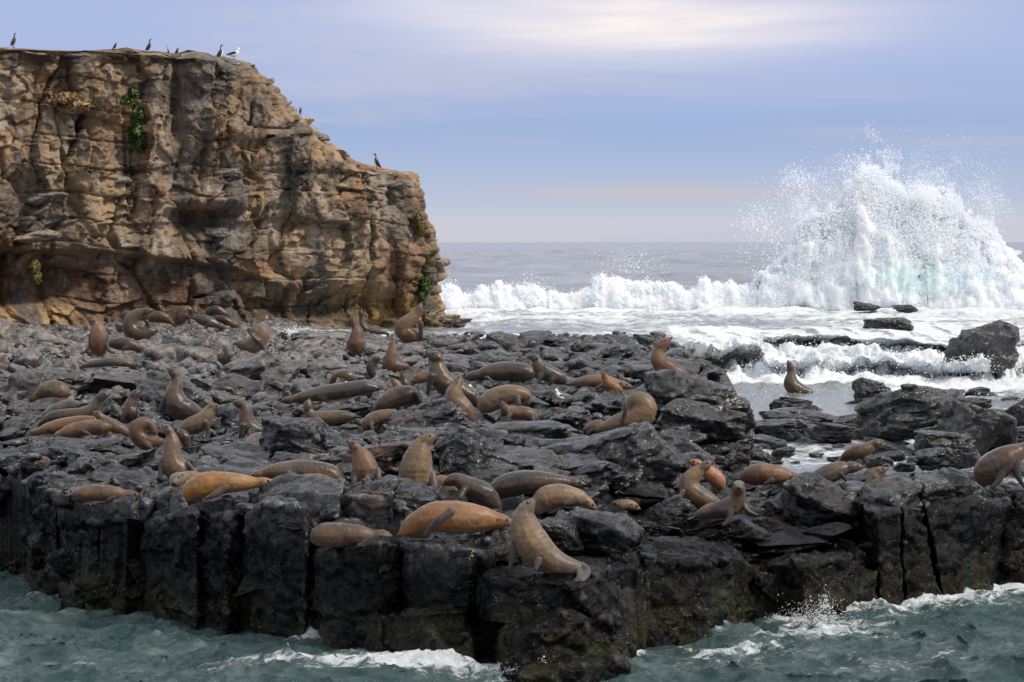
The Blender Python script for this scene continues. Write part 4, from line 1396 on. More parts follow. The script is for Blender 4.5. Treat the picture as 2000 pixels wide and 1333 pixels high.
    wetb = (sstep(n1, 0.1, 0.6) * 0.35)[:, None]
    c = c * (1 - wetb) + c * 0.5 * wetb
    vr = (0.95 if tone in ('ochre', 'orange', 'pink') else 0.66) + 0.4 * ((sd_ * 37) % 101) / 100.0
    c = c * vr
    fk = (isf * 0.85)[:, None]
    c = c * (1 - fk) + FLIP * (1 + 0.5 * n2[:, None]) * fk
    root = thing('fur_seal', label, 'seal', tuple(base), group)
    link('body', mk_mesh('body', V, Q, M_SEAL_WET if tone in ('dark', 'steel', 'grey') or sd_ % 4 == 0 else M_SEAL, col=np.clip(c, 0.01, 0.7)), root)
    for x in spine:
        pass
    for i in range(len(W)):
        MEET.append(((W[i, 0]) * F / W[i, 1] + 1000, HY + (CAM_H - W[i, 2]) * F / W[i, 1], R[i] * F / W[i, 1], W[i, 1]))
    # face: eyes, ears and nose of their own
    k = np.array([list(q) for q in sp], float)
    Pw, Pr = to_world(k, D)
    tip, hd, nk = Pw[-1], Pw[-2], Pw[-3]
    dv = tip - hd; dl = np.linalg.norm(dv); dv = dv / (dl + 1e-9)
    up = (hd - nk); up = up / (np.linalg.norm(up) + 1e-9) + np.array([0, 0, 0.7])
    up = up - dv * up.dot(dv)
    if np.linalg.norm(up) < 0.2:
        up = np.array([0.0, -1, 0.3]); up = up - dv * up.dot(dv)
    up /= np.linalg.norm(up)
    lat = np.cross(dv, up)
    rh = Pr[-2]
    er = max(0.022, 0.17 * rh)
    nose_r = max(Pr[-1] * 0.62, 0.016)
    tris = ICO_T
    def bead(name, cpos, r3, mat):
        link(name, mk_mesh(name, ICO_V * np.array(r3) + (cpos - base), tris, mat), root)
    bead('nose', tip + dv * Pr[-1] * 0.75, (nose_r, nose_r, nose_r * 0.8), M_NOSE)
    for sg in (-1, 1):
        bead('eye', hd + dv * min(0.55 * dl, 0.75 * rh) + up * rh * 0.34 + lat * sg * rh * 0.66, (er, er, er), M_EYE)
        if s > 62:
            e0 = hd - dv * rh * 0.25 + up * rh * 0.30 + lat * sg * rh * 0.92
            ev = (-dv * 0.9 + lat * sg * 0.45 - up * 0.25); ev /= np.linalg.norm(ev)
            ring = np.stack([np.cross(ev, up), up], 0)
            pts = []
            for q, (ln, ra) in enumerate(((0, 0.16), (0.28, 0.15), (0.55, 0.03))):
                for a in range(6):
                    th = a * math.pi / 3
                    pts.append(e0 + ev * ln * rh + (ring[0] * math.cos(th) + ring[1] * math.sin(th)) * ra * rh)
            qd = [[q * 6 + a, q * 6 + (a + 1) % 6, (q + 1) * 6 + (a + 1) % 6, (q + 1) * 6 + a] for q in range(2) for a in range(6)]
            link('ear', mk_mesh('ear', np.array(pts) - base, np.array(qd), M_NOSE if tone in ('dark',) else M_EAR), root)
    return root


M_EAR = plain('ear skin', (0.10, 0.06, 0.04), 0.7)

SEALS = [
 # ---- far left, below the cliff
 ('chestnut seal sitting bolt upright facing us, nose skyward, below the cliff on the left', 'chestnut', [(194,680,16,.5),(193,676,19,.1),(193,664,19),(192,648,16),(187,634,10),(181,626,8),(174,622,4)], [[(178,656,6,-.1),(176,674,5,-.15),(168,686,4,-.2),(158,691,3,-.2)],[(207,656,6,-.1),(208,674,5,-.15),(214,686,4,-.2),(224,690,3,-.2)]], []),
 ('olive seal curled round in a C, head stretched right, at the cliff foot', 'olive', [(296,648,9),(280,652,14),(262,650,17),(254,636,16),(258,622,13),(270,613,10),(280,610,8),(285,609,7),(297,606,4)], [[(286,628,5,-.1),(291,640,4,-.1),(294,650,3,-.1)]]),
 ('dark brown seal lying just right of the chestnut upright one, under the cliff', 'dark', [(216,670,7),(226,672,12),(242,672,13),(257,674,12),(268,680,7),(272,684,3)], [[(246,680,4,-.2),(238,687,3,-.2)]]),
 ('pale grey seal with a reddish face sleeping flat among the loose stones, upper left', 'steel', [(160,716,4),(178,712,7),(200,709,8),(222,707,9),(243,709,8),(256,713,6),(263,714,5),(271,714,3)], []),
 ('seal sitting with head bent down scratching itself, left of the foaming channel', 'olive', [(468,672,8),(486,676,14),(502,670,17),(512,656,15),(509,644,12),(502,642,10),(499,648,8,-.1),(498,657,5,-.15)], [[(505,668,5,-.25),(496,660,4,-.3),(489,650,3,-.3),(486,642,3,-.3)],[(512,674,5,-.2),(516,684,3,-.2)]]),
 ('brown seal stretched out behind the C-curled olive one, against the cliff', 'brown', [(334,630,4),(320,621,10),(302,619,12),(278,617,10),(262,616,9),(252,615,7),(246,616,6),(241,617,4)], [], None, 109.5),
 ('hunched brown seal sitting in the middle of the group along the cliff foot', 'brown', [(348,628,9),(354,620,13),(357,611,12),(363,604,8),(369,605,6),(374,610,3)], [[(348,618,4,-.2),(346,632,3,-.2)],[(368,618,4,-.2),(370,632,3,-.2)]], [], 109.0),
 ('wet steel grey seal lying by the cliff foot, right of the hunched one', 'steel', [(384,622,6),(396,625,11),(412,630,10),(424,635,7),(431,638,6),(438,641,3)], [[(410,634,4,-.2),(400,642,3,-.2)]], None, 107.5),
 ('dark maned seal lying highest in the hollow under the cliff wall', 'dark', [(407,614,7),(420,606,10),(432,609,8),(438,613,6),(444,616,3)], [], None, 110.5),
 ('dark seal slumped at the right end of the cliff foot group', 'dark', [(424,622,6),(438,626,9),(450,631,7),(457,635,6),(465,638,3)], [], None, 108.5),
 ('chestnut seal sitting upright with its nose up, beside the narrow channel before the cliff', 'chestnut', [(697,682,13,.3),(697,678,16),(696,664,15),(698,650,12),(694,639,8),(691,631,6),(690,624,3)], [[(682,668,5,-.1),(679,680,4,-.15),(671,688,3,-.2)],[(710,668,5,-.1),(711,680,4,-.15),(716,689,3,-.2)]], []),
 ('slim dark seal with its thin neck raised beside the cliff tip, across the channel', 'dark', [(748,650,4),(728,648,7),(713,643,8),(707,630,6),(706,619,5),(705,613,5),(705,606,3)], [], None, 108.0),
 ('bulky brown seal sitting and gazing straight up in front of the cliff tip', 'brown', [(824,660,7),(802,656,14),(786,648,15),(790,635,15),(803,624,13),(814,613,10),(819,604,7),(822,595,3)], [[(822,632,6,-.2),(822,648,5,-.2),(824,662,3,-.2)]], None),
 # ---- left heap
 ('round ochre seal lying curled like a ball, upper left of the heap', 'olive', [(124,766,14),(112,763,19),(94,763,19),(79,770,13),(74,776,9),(72,781,5)], []),
 ('smooth grey seal lying at the back of the left heap', 'steel', [(156,790,6),(138,793,12),(116,799,13),(96,808,10),(86,818,7),(82,826,5),(79,832,3)], []),
 ('long seal with its head raised and pale neck, in the middle of the left heap', 'grey', [(78,830,5),(102,816,12),(130,812,13),(160,810,14),(181,800,12),(191,784,10),(200,774,8),(211,771,4)], [[(184,812,5,-.2),(188,826,4,-.2)]]),
 ('ochre streaked seal lying flat, snout at far left, in the left heap', 'ochre', [(184,822,9),(158,826,14),(124,832,15),(96,837,12),(80,842,9),(69,845,7),(58,847,4)], [], [], None, 0.3),
 ('plain brown seal lying at the front of the left heap, head left', 'brown', [(214,834,8),(196,834,14),(162,837,15),(136,842,12),(122,847,9),(114,851,7),(107,856,4)], [[(160,842,5,-.25),(176,850,4,-.25)]], []),
 ('tawny seal squeezed behind the right end of the left heap', 'tan', [(250,848,6),(236,840,12),(214,828,12),(200,818,9),(193,812,7),(187,808,4)], [], []),
 ('small dark brown seal sitting upright between the heap and the large grey one', 'dark', [(256,814,14,.3),(255,810,16),(254,796,14),(259,782,11),(263,772,8),(270,766,4)], [[(243,800,5,-.15),(240,814,4,-.2),(235,824,3,-.2)],[(268,802,5,-.1),(270,818,4,-.15)]], []),
 ('orange brown seal curled right round with its nose on its tail', 'chestnut', [(314,862,7),(300,864,13),(282,862,16),(269,850,16),(270,834,15),(283,826,12),(295,832,10),(299,841,8),(303,852,5)], [[(284,868,6,-.15),(296,876,4,-.2),(304,880,3,-.2)]], []),
 ('large grey brown seal sitting with its back to us, neck stretched up', 'grey', [(384,804,11,.2),(366,800,19),(346,792,23),(340,770,18),(345,752,12),(343,738,10),(339,729,8),(333,724,4)], [[(324,778,7,-.1),(315,798,6,-.1),(306,818,4,-.1)]], []),
 ('pale olive seal leaning right with its mouth wide open', 'olive', [(352,848,9),(370,834,16),(392,824,17),(407,808,13),(412,797,10),(417,796,8),(426,796,4)], [[(404,828,6,-.2),(407,846,5,-.2),(404,862,3,-.25)]]),
 ('olive grey seal sitting in profile facing left, right of the open-mouthed one', 'olive', [(520,842,8),(500,841,14),(484,832,17),(481,815,14),(480,800,11),(474,791,9),(467,789,7),(457,787,4)], [[(474,832,6,-.2),(471,846,5,-.2),(468,860,3,-.2)]]),
 ('small tan pup lying head-on beside the big black boulder', 'tan', [(510,852,8,.4),(498,860,13,.2),(488,870,12),(486,876,9,-.1),(486,884,5,-.2)], [], []),
 ('grey seal lying with only its neck and snout raised, left of centre', 'grey', [(690,814,7),(666,814,12),(636,817,14),(612,815,12),(603,802,9),(601,794,8),(603,784,4)], [[(618,820,5,-.2),(624,832,4,-.2)]]),
 ('long dark grey seal stretched out with a white gull standing before it', 'steel', [(729,758,9),(710,757,14),(680,762,16),(650,766,16),(618,770,14),(590,776,10),(572,780,8),(564,782,7),(551,784,4)], []),
 ('small round pup rolled up like a ball above the white gull', 'tan', [(689,738,8),(676,735,13),(663,734,12),(657,737,9),(653,741,5)], [], []),
 ('big sandy seal sitting upright facing left, head high, on the front left ledge', 'tan', [(374,926,13,.2),(352,922,21),(338,908,24),(335,886,19),(336,866,15),(334,851,11),(328,840,8),(320,833,4)], [[(318,900,8,-.1),(314,922,6,-.15),(312,936,4,-.2)],[(366,908,7,-.1),(380,924,5,-.1)]], []),
 ('dark brown seal half hidden behind the big sandy upright one', 'dark', [(352,846,8),(360,854,11),(365,866,10),(364,874,7),(361,880,4)], [], []),
 ('small pinkish seal asleep on the ledge just left of the sandy upright one', 'brown', [(260,930,6),(274,930,9),(290,930,9),(300,932,7),(310,935,4)], [], []),
 ('golden faced seal resting its head and looking straight at us', 'olive', [(396,934,8,.5),(374,932,12,.35),(354,934,13,.1),(344,938,12,-.05),(340,943,8,-.2)], [], [], 47.1),
 ('big ochre orange seal lying on its side on the left front ledge', 'ochre', [(368,972,8),(372,958,17),(396,948,24),(430,944,22),(470,943,17),(500,943,11),(516,943,9),(537,943,4)], [[(440,952,8,-.3),(420,966,7,-.35),(402,974,4,-.35)]], [[(366,968,7),(376,976,6),(392,978,4)]], 46.6),
 ('long grey brown seal lying behind the ochre one, rump to the right', 'grey', [(670,950,7),(660,940,15),(640,928,22),(600,921,22),(560,920,19),(528,922,13),(512,926,10),(503,929,9),(490,932,5)], [], [], 47.5),
 ('slim brown seal lying tight in front of the long grey brown one', 'brown', [(664,954,4),(652,946,9),(630,938,11),(604,935,10),(586,936,8),(578,937,7),(568,939,4)], [], [], 46.7),
 ('small tawny seal asleep alone on the far left front ledge', 'brown', [(145,966,7),(160,965,14),(190,963,16),(222,964,14),(244,967,11),(256,968,9),(276,970,4)], [[(222,972,5,-.2),(210,978,4,-.2)]], None, 48.65),
 # ---- middle
 ('dark young seal with only its curved neck showing behind a rock', 'dark', [(726,730,9),(724,722,9),(724,712,8),(729,703,7),(734,701,6),(743,702,3)], [], []),
 ('reddish brown seal sitting with its back to us in the upper middle', 'brown', [(794,716,6),(780,716,12),(766,712,15),(765,696,13),(767,683,10),(768,678,8,.05),(768,672,4,.1)], [[(752,700,5),(750,718,4)],[(778,702,5),(782,716,4)]], []),
 ('very large grey seal sitting upright facing left in the middle', 'grey', [(938,790,9),(918,776,16),(888,760,21),(864,744,22),(855,725,18),(855,708,13),(852,699,11),(837,692,5)], [[(842,735,8,-.25),(838,756,6,-.25),(836,770,4,-.25)],[(872,752,7,-.3),(874,776,5,-.3)]]),
 ('brown seal seen from behind, hunched before the very large grey one', 'brown', [(918,816,9),(905,802,20),(890,786,21),(887,768,16),(893,753,10),(895,746,8,.05),(898,737,4,.1)], [[(870,780,7,-.1),(864,800,5,-.1)]], []),
 ('brown seal lying low behind the very large grey one', 'brown', [(838,733,9),(822,738,11),(808,744,8),(803,748,6),(798,752,4)], [], []),
 ('dark wet shaggy seal lying slanted on the mound shaped rock', 'dark', [(820,782,6),(802,773,18),(776,776,20),(754,788,18),(742,796,13),(736,802,9),(733,810,5)], [[(812,768,5,-.2),(822,786,4,-.2)]], []),
 ('young seal peeking over the dark wet one, reddish snout to the left', 'orange', [(782,768,9),(777,757,10),(774,750,8),(771,747,6),(767,743,3)], [], []),
 ('young brown seal raising its head behind the dark wet one', 'brown', [(796,764,9),(791,752,10),(788,742,8),(787,735,6),(785,728,3)], [], []),
 ('small grey green pup clambering down in front of the dark wet seal', 'olive', [(770,806,7),(752,812,12),(732,818,14),(719,824,12),(716,830,9),(718,838,5)], [[(724,830,5,-.15),(728,840,4,-.2)]], []),
 ('dark grey seal lying stretched with its snout to the left, upper middle', 'grey', [(1038,730,10),(1022,728,18),(990,726,19),(960,727,16),(938,731,11),(924,735,9),(912,738,5)], [[(950,738,5,-.3),(962,746,4,-.3)]]),
 ('silvery seal standing on its flippers facing left, upper middle right', 'steel', [(1102,744,8),(1086,736,15),(1066,728,17),(1053,716,13),(1049,705,10),(1045,700,8),(1037,698,4)], [[(1056,734,6,-.2),(1052,748,4,-.25)],[(1078,742,5,-.2),(1074,752,4,-.2)]]),
 ('ribbed tan seal bending round to nuzzle its flank, centre', 'tan', [(944,802,7),(952,788,19),(976,776,21),(1004,770,18),(1024,771,13),(1029,780,9),(1026,790,5)], [[(1010,776,7,-.3),(1012,790,6,-.35),(1009,800,4,-.35)]], []),
 ('small brown pup standing under the ribbed tan seal', 'brown', [(1045,816,7),(1030,809,13),(1008,807,13),(992,803,10),(986,797,8),(982,790,4)], [[(994,812,5,-.15),(990,824,4,-.2),(984,829,3,-.2)],[(1040,818,5,-.1),(1042,828,4,-.15)]], []),
 ('pinkish tan seal lying flat on its side near the far edge, right of centre', 'tan', [(1118,748,5),(1138,746,10),(1164,744,12),(1190,747,12),(1208,751,9),(1216,752,8),(1232,756,4)], [[(1180,752,6,-.3),(1164,760,4,-.3)]]),
 ('small orange headed seal resting across the pinkish tan one', 'orange', [(1210,762,7),(1198,756,11),(1188,748,10),(1184,740,8),(1181,736,6),(1177,730,3)], [], []),
 ('big golden seal bent double grooming its belly, on the huge slanting slab', 'olive', [(1166,840,6),(1186,834,13),(1214,826,20),(1242,820,25),(1258,803,25),(1257,789,21),(1245,782,17),(1231,786,13),(1225,795,10),(1220,808,5)], [[(1216,824,6,-.3),(1222,800,5,-.35),(1220,786,3,-.35)]], [[(1168,838,6),(1180,848,5),(1172,860,3)],[(1160,838,5),(1150,844,4),(1146,850,3)]]),
 ('brown seal sleeping behind the tail of the golden grooming seal', 'brown', [(1180,832,8),(1166,833,13),(1152,835,10),(1147,838,7),(1143,842,4)], [], []),
 # ---- front
 ('chestnut seal sitting upright facing us, long snout to the upper left', 'chestnut', [(714,948,20,.6),(714,938,26,.1),(714,918,25),(708,898,20),(699,882,13),(692,873,9),(684,866,5)], [[(694,922,9,-.1),(691,942,6,-.2),(688,960,4,-.25)],[(736,920,9,-.1),(740,938,6,-.2),(741,952,4,-.25)]], []),
 ('largest seal sitting tall in front centre, chest to us, nose pointing right', 'olive', [(818,958,26,.8),(815,948,33,.1),(813,925,33),(815,902,29),(820,882,22),(826,867,16),(834,860,11),(846,854,5)], [[(790,920,10,-.1),(780,940,7,-.2),(764,950,5,-.25),(746,954,4,-.2)],[(842,926,11,-.1),(848,950,8,-.25),(854,968,6,-.35),(872,982,4,-.4)]], []),
 ('russet seal lying behind the largest upright one, flank showing on its right', 'orange', [(848,940,10,.7),(868,948,19,.6),(884,952,14,.5),(892,955,8,.5),(898,958,5,.5)], [], []),
 ('woolly grey pup lying with its dark face to the left', 'grey', [(968,986,12),(946,966,22),(920,953,20),(901,942,15),(888,936,13),(880,940,9),(871,944,5)], [[(906,958,7,-.2),(898,974,5,-.3)]], [[(970,984,6),(976,994,4),(974,1000,3)]]),
 ('long smooth brown grey seal lying with its snout to the right', 'grey', [(958,968,10),(982,952,22),(1020,943,24),(1060,942,21),(1094,943,15),(1113,944,11),(1124,945,9),(1141,946,4)], [[(1080,956,7,-.3),(1060,968,5,-.3)]], []),
 ('tawny coarse furred seal curled behind the egg shaped boulder', 'tan', [(1048,994,14),(1066,974,23),(1096,968,22),(1126,972,17),(1142,978,12),(1150,984,9),(1160,992,5)], [], []),
 ('big rust orange seal lying on its side on the front ledge, dark flipper across it', 'orange', [(786,1040,7),(808,1024,19),(846,1010,28),(890,1011,31),(930,1013,27),(962,1016,19),(980,1018,12),(997,1021,6)], [[(880,1000,10,-.55),(858,1016,9,-.58),(842,1032,7,-.5),(830,1045,4,-.4)]], [[(788,1038,7),(806,1046,6),(834,1048,4)]], 43.35),
 ('smooth mauve brown seal asleep on the lowest front ledge, head right', 'brown', [(615,1052,8),(630,1046,22),(660,1045,24),(700,1046,20),(726,1049,15),(748,1050,12.5),(767,1057,7)], [[(716,1060,6,-.25),(700,1066,4,-.3)]], [], 43.9),
 ('seal reared up on the front pedestal, nose to the sky, hind flippers hanging', 'olive', [(1136,1110,10),(1108,1107,19),(1075,1095,27),(1047,1071,33),(1030,1046,32),(1023,1022,26),(1023,1005,20),(1029,993,13),(1037,983,5)], [[(1006,1060,10,-.1),(1002,1086,7,-.1),(996,1112,4,-.1)],[(1052,1094,8,-.35),(1046,1112,5,-.4)]], [[(1136,1106,9),(1148,1116,7,-.15),(1140,1132,6,-.35),(1122,1148,4,-.45)],[(1130,1112,8),(1132,1126,6,-.35),(1118,1142,5,-.45),(1104,1152,4,-.45)]], 42.45),
 ('pale cream pup mostly hidden behind a boulder, only its side showing', 'tan', [(1192,990,6),(1208,986,10),(1226,986,11),(1236,988,8),(1244,992,5)], [], []),
 # ---- right
 ('golden brown seal throwing its head right back on the massive dark rock', 'chestnut', [(1338,738,11),(1322,730,17),(1301,719,19),(1285,702,15),(1287,684,11),(1293,674,9),(1309,662,4)], [[(1290,722,6,-.2),(1288,740,4,-.25)]], None, 69.0),
 ('slender seal sitting in the shallow pool with its snout raised', 'grey', [(1580,768,9),(1562,764,14),(1546,752,15),(1545,736,10),(1545,724,8),(1544,718,7),(1541,710,4)], [], [], 92.5),
 ('brown pup sitting alone at the stream edge under the dark rock', 'brown', [(1466,886,9),(1457,876,13),(1453,866,9),(1451,862,7),(1448,857,4)], [], [], 62.0),
 ('sunlit seal turning its head sharply to the right, above the seal with the orange chest', 'olive', [(1402,984,8),(1378,976,18),(1352,962,21),(1346,942,18),(1358,926,14),(1372,914,10),(1377,911,9),(1388,904,4)], [[(1334,960,6,-.3),(1328,974,5,-.35),(1344,988,3,-.35)]], [], 49.8),
 ('salmon pink seal showing just its back behind the sunlit one', 'pink', [(1408,950,8),(1402,938,15),(1388,926,15),(1370,912,10),(1360,906,8),(1353,904,4)], [], [], 51.2),
 ('seal with an orange chest propped on its flippers looking straight at us', 'grey', [(1360,1008,7),(1384,999,14),(1412,995,18),(1434,986,19),(1442,970,15,-.05),(1443,957,13,-.1),(1443,952,12,-.2),(1443,953,7,-.42)], [[(1426,1000,8,-.15),(1424,1016,6,-.2),(1412,1026,4,-.25)],[(1452,988,7,-.1),(1462,1000,5,-.15),(1478,1006,3,-.15)]], None, 48.6),
 ('reddish brown seal lying along a rock on the right, snout right', 'chestnut', [(1456,934,11),(1474,928,20),(1500,927,20),(1526,928,16),(1542,931,11),(1550,933,9),(1564,934,4)], [[(1508,938,6,-.3),(1494,946,4,-.3)]], [], 53.4),
 ('slate grey seal climbing over the large pale slanting boulder', 'steel', [(1562,962,8),(1584,946,15),(1614,928,20),(1640,918,16),(1656,915,12),(1665,913,10),(1683,913,4)], [[(1642,926,6,-.25),(1652,938,4,-.25)]], [], 51.4),
 ('slender pale seal stretching its neck up between two large boulders', 'tan', [(1684,998,9),(1694,970,16),(1703,946,13),(1708,930,10),(1712,922,8),(1718,919,7),(1732,917,3)], [], [], 51.3),
 ('young brown seal walking on its flippers to the right through the stream', 'brown', [(1644,896,5),(1660,888,12),(1680,882,15),(1698,875,11),(1706,869,9),(1712,868,8),(1722,870,3)], [[(1684,888,6,-.1),(1688,900,4,-.1),(1694,906,3,-.1)],[(1668,892,5,.1),(1664,902,4,.1)]], None, 61.0),
 ('heavy dark bellied brown seal standing at the right frame edge', 'brown', [(1916,938,14),(1932,918,28),(1958,902,28),(1980,888,20),(1996,879,13),(2006,877,10),(2022,880,5)], [[(1956,916,11,-.2),(1952,936,8,-.25),(1938,952,4,-.3)],[(1984,906,10,-.15),(1988,930,7,-.2),(2000,950,4,-.2)]], [], 51.2),
]
for sp_ in SEALS:
    lab, tone, spine = sp_[0], sp_[1], sp_[2]
    fore = sp_[3] if len(sp_) > 3 else ()
    hind = sp_[4] if len(sp_) > 4 else None
    DD_ = sp_[5] if len(sp_) > 5 else None
    lean = sp_[6] if len(sp_) > 6 else 0.0
    foot = sp_[7] if len(sp_) > 7 else None
    seal(lab, tone, spine, fore, hind, DD_, lean, foot)

# ------------------------------------------------------------------ scattered stones of the platform
ZB = np.full((667, 1000), 1e9)
for gx, gy in ((684, 764), (1095, 778), (908, 766)):
    MEET.append((gx, gy, 17.0, ray_ground(gx, gy + 16) + 0.6))
for (mx, my, mr, mD) in MEET:
    x0, x1 = int((mx - mr * 0.8) / 2), int((mx + mr * 0.8) / 2) + 1
    y0, y1 = int((my - mr * 0.8) / 2), int((my + mr * 0.8) / 2) + 1
    if x1 > 0 and x0 < 1000 and y1 > 0:
        sl = ZB[max(y0, 0):y1, max(x0, 0):min(x1, 1000)]
        np.minimum(sl, mD, out=sl)


def hides_seal(px, py, wp, hp, D):
    x0, x1 = int((px - wp * 0.46) / 2), int((px + wp * 0.46) / 2) + 1
    y0, y1 = int((py - hp * 0.5) / 2), int((py + hp * 0.40) / 2) + 1
    sl = ZB[max(y0, 0):max(y1, 0), max(x0, 0):max(min(x1, 1000), 0)]
    sl = sl[sl < 1e8]
    return sl.size > 0 and (sl > D - 0.25).any()


cand = []
r2 = np.random.default_rng(5)
tries = 0
while len(cand) < 1500 and tries < 14000:
    tries += 1
    px = r2.uniform(-120, 2120)
    py = r2.uniform(648, 1075)
    left = px < 560 and py < 860
    D = ray_ground(px, py)
    if D >= 109.5 or D < d_front(px) + 0.6:
        continue
    X = (px - 1000) * D / F
    right = X > 5.3
    if right and (D > 57 or r2.random() > 0.55):
        continue
    s = F / D
    wm = min(r2.lognormal(math.log(0.62 if left else 0.72), 0.42), 1.7)
    hm = wm * r2.uniform(0.36, 0.72) * (1.0 if left else 0.8)
    cand.append((wm * s, hm * s, px, py, D, left))
cand.sort(key=lambda c: -c[0] * c[1])
placed = []
for (wp, hp, px, py, D, left) in cand:
    cy_ = py - hp * (0.28 if left else 0.16)
    if hides_seal(px, cy_, wp, hp, D - 0.45 * wp * D / F):
        wp, hp = wp * 0.5, hp * 0.45
        cy_ = py - hp * 0.15
        if hides_seal(px, cy_, wp, hp, D - 0.45 * wp * D / F):
            continue
    tl = r2.normal() * (0.28 if left else 0.16)
    placed.append((rock_matrix(px, cy_, wp, hp, D, tl, math.pi * r2.integers(0, 2) + r2.normal() * 0.35, r2.uniform(0.75, 1.2)), wp * hp))
placed.sort(key=lambda c: -c[1])
for i, (M, a) in enumerate(placed[:205]):
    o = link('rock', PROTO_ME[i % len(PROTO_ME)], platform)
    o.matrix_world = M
VV, QQ, off = [], [], 0
for i, (M, a) in enumerate(placed[205:]):
    V, Q = PROTO_LO[i % len(PROTO_LO)]
    m = np.array(M)
    VV.append(V @ m[:3, :3].T + m[:3, 3]); QQ.append(Q + off); off += len(V)
# small rubble filling the gaps
TV, TQ = rock_proto(777, 10, 0.8, 0.2, 0.7, 0.03)
cnt = 0
for k in range(9000):
    px = r2.uniform(-120, 2100); py = r2.uniform(646, 1080)
    if px > 560 and r2.random() < 0.45:
        continue
    D = ray_ground_fast(px, py) if False else None
    Y = r2.uniform(46, 108); X = r2.uniform(-21, 8)
    if abs(X) > 0.19 * Y + 0.5 or Y < d_front(1000 + X * F / Y) + 0.7 or (X > 5.2 and Y > 57):
        continue
    if r2.random() > (0.9 if (X < -3 and Y > 58) else 0.42):
        continue
    sz = min(r2.lognormal(math.log(0.20), 0.45), 0.5)
    z = float(zg(X, Y)) + sz * 0.05
    qx, qy = 1000 + X * F / Y, HY + (CAM_H - z) * F / Y
    if hides_seal(qx, qy, sz * F / Y, sz * F / Y * .6, Y):
        continue
    m = np.array(Matrix.Rotation(r2.uniform(0, 6.28), 3, 'Z') @ Matrix.Rotation(r2.normal() * 0.3, 3, 'X') @ Matrix.Diagonal((sz, sz * r2.uniform(.6, 1), sz * r2.uniform(.4, .7))))
    VV.append(TV @ m.T + np.array([X, Y, z])); QQ.append(TQ + off); off += len(TV); cnt += 1
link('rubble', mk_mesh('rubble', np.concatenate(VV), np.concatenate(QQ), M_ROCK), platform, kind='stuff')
print('rocks', len(placed), 'rubble', cnt)


# ------------------------------------------------------------------ birds
def tube_body(name, beads, mat, root, base, vox, flat=(1, 1, 1)):
    q = catmull([list(b) + [0.0] * (4 - len(b)) for b in beads], 10)
    V, T = sphere_union(q[:, :3], q[:, 3][:, None] * np.array(flat))
    V, Q = remesh(V, T, vox)
    V = relax(V, Q, 2, 0.5)
    return V, Q


def bird(name, label, cat, px, py, D, h_px, pose, dark, group, flip=1, turn=0.0):
    """pose: beads (x, y, z, r) in units of the bird's height, facing +x; feet at the origin"""
    s = F / D
    H = h_px / s
    base = P(px, py, D)
    root = thing(name, label, cat, tuple(base), group)
    ct, st = math.cos(turn), math.sin(turn)
    def tf(V):
        V = np.array(V, float) * H
        V[:, 0] *= flip
        return np.stack([V[:, 0] * ct - V[:, 1] * st, V[:, 0] * st + V[:, 1] * ct, V[:, 2]], 1)
    for nm, beads, mat, flat in pose:
        if nm == 'beak' or nm == 'leg':
            q = catmull([list(b) for b in beads], 6)
            rings = []
            for x, y, z, r in q:
                for a in range(6):
                    th = a * math.pi / 3
                    rings.append((x + (r * math.cos(th) if nm == 'leg' else 0), y + r * math.sin(th), z + (0 if nm == 'leg' else r * math.cos(th))))
            n = len(q)
            qd = [[i * 6 + a, i * 6 + (a + 1) % 6, (i + 1) * 6 + (a + 1) % 6, (i + 1) * 6 + a] for i in range(n - 1) for a in range(6)]
            link(nm, mk_mesh(nm, tf(rings), np.array(qd), mat), root)
        else:
            V, Q = tube_body(nm, beads, mat, root, base, 0.035, flat)
            link(nm, mk_mesh(nm, tf(V), Q, mat), root)
    return root


def cormorant_pose(belly, turned=0.0, hunch=False):
    nz = 0.80 if not hunch else 0.62
    p = [('body', [(-0.30, 0, 0.10, .02), (-0.20, 0, 0.20, .07), (-0.06, 0, 0.36, .135), (0.02, 0, 0.52, .125), (0.05, 0, 0.64, .075), (0.03, 0, 0.74, .05), (0.05, 0, nz + .08, .05), (0.09, 0, nz + .12, .05), (0.13, 0, nz + .11, .035)], M_BLACKF, (1, .9, 1)),
         ('beak', [(0.14, 0, nz + .11, .022), (0.22, 0, nz + .105, .016), (0.28, 0, nz + .09, .006)], M_GREYF, None),
         ('wing', [(-0.22, 0.08, 0.20, .03), (-0.10, 0.11, 0.36, .06), (0.0, 0.10, 0.54, .06)], M_BLACKF, (1, .5, 1)),
         ('wing', [(-0.22, -0.08, 0.20, .03), (-0.10, -0.11, 0.36, .06), (0.0, -0.10, 0.54, .06)], M_BLACKF, (1, .5, 1)),
         ('leg', [(-0.02, 0.05, 0.0, .03), (-0.03, 0.05, 0.12, .022), (-0.05, 0.05, 0.26, .03)], M_GREYF, None),
         ('leg', [(-0.02, -0.05, 0.0, .03), (-0.03, -0.05, 0.12, .022), (-0.05, -0.05, 0.26, .03)], M_GREYF, None)]
    if belly:
        p.insert(1, ('breast', [(0.02, 0, 0.32, .10), (0.07, 0, 0.48, .105), (0.085, 0, 0.62, .06), (0.07, 0, 0.76, .042), (0.09, 0, nz + .07, .035)], M_WHITEF, (1, .85, 1)))
    return p


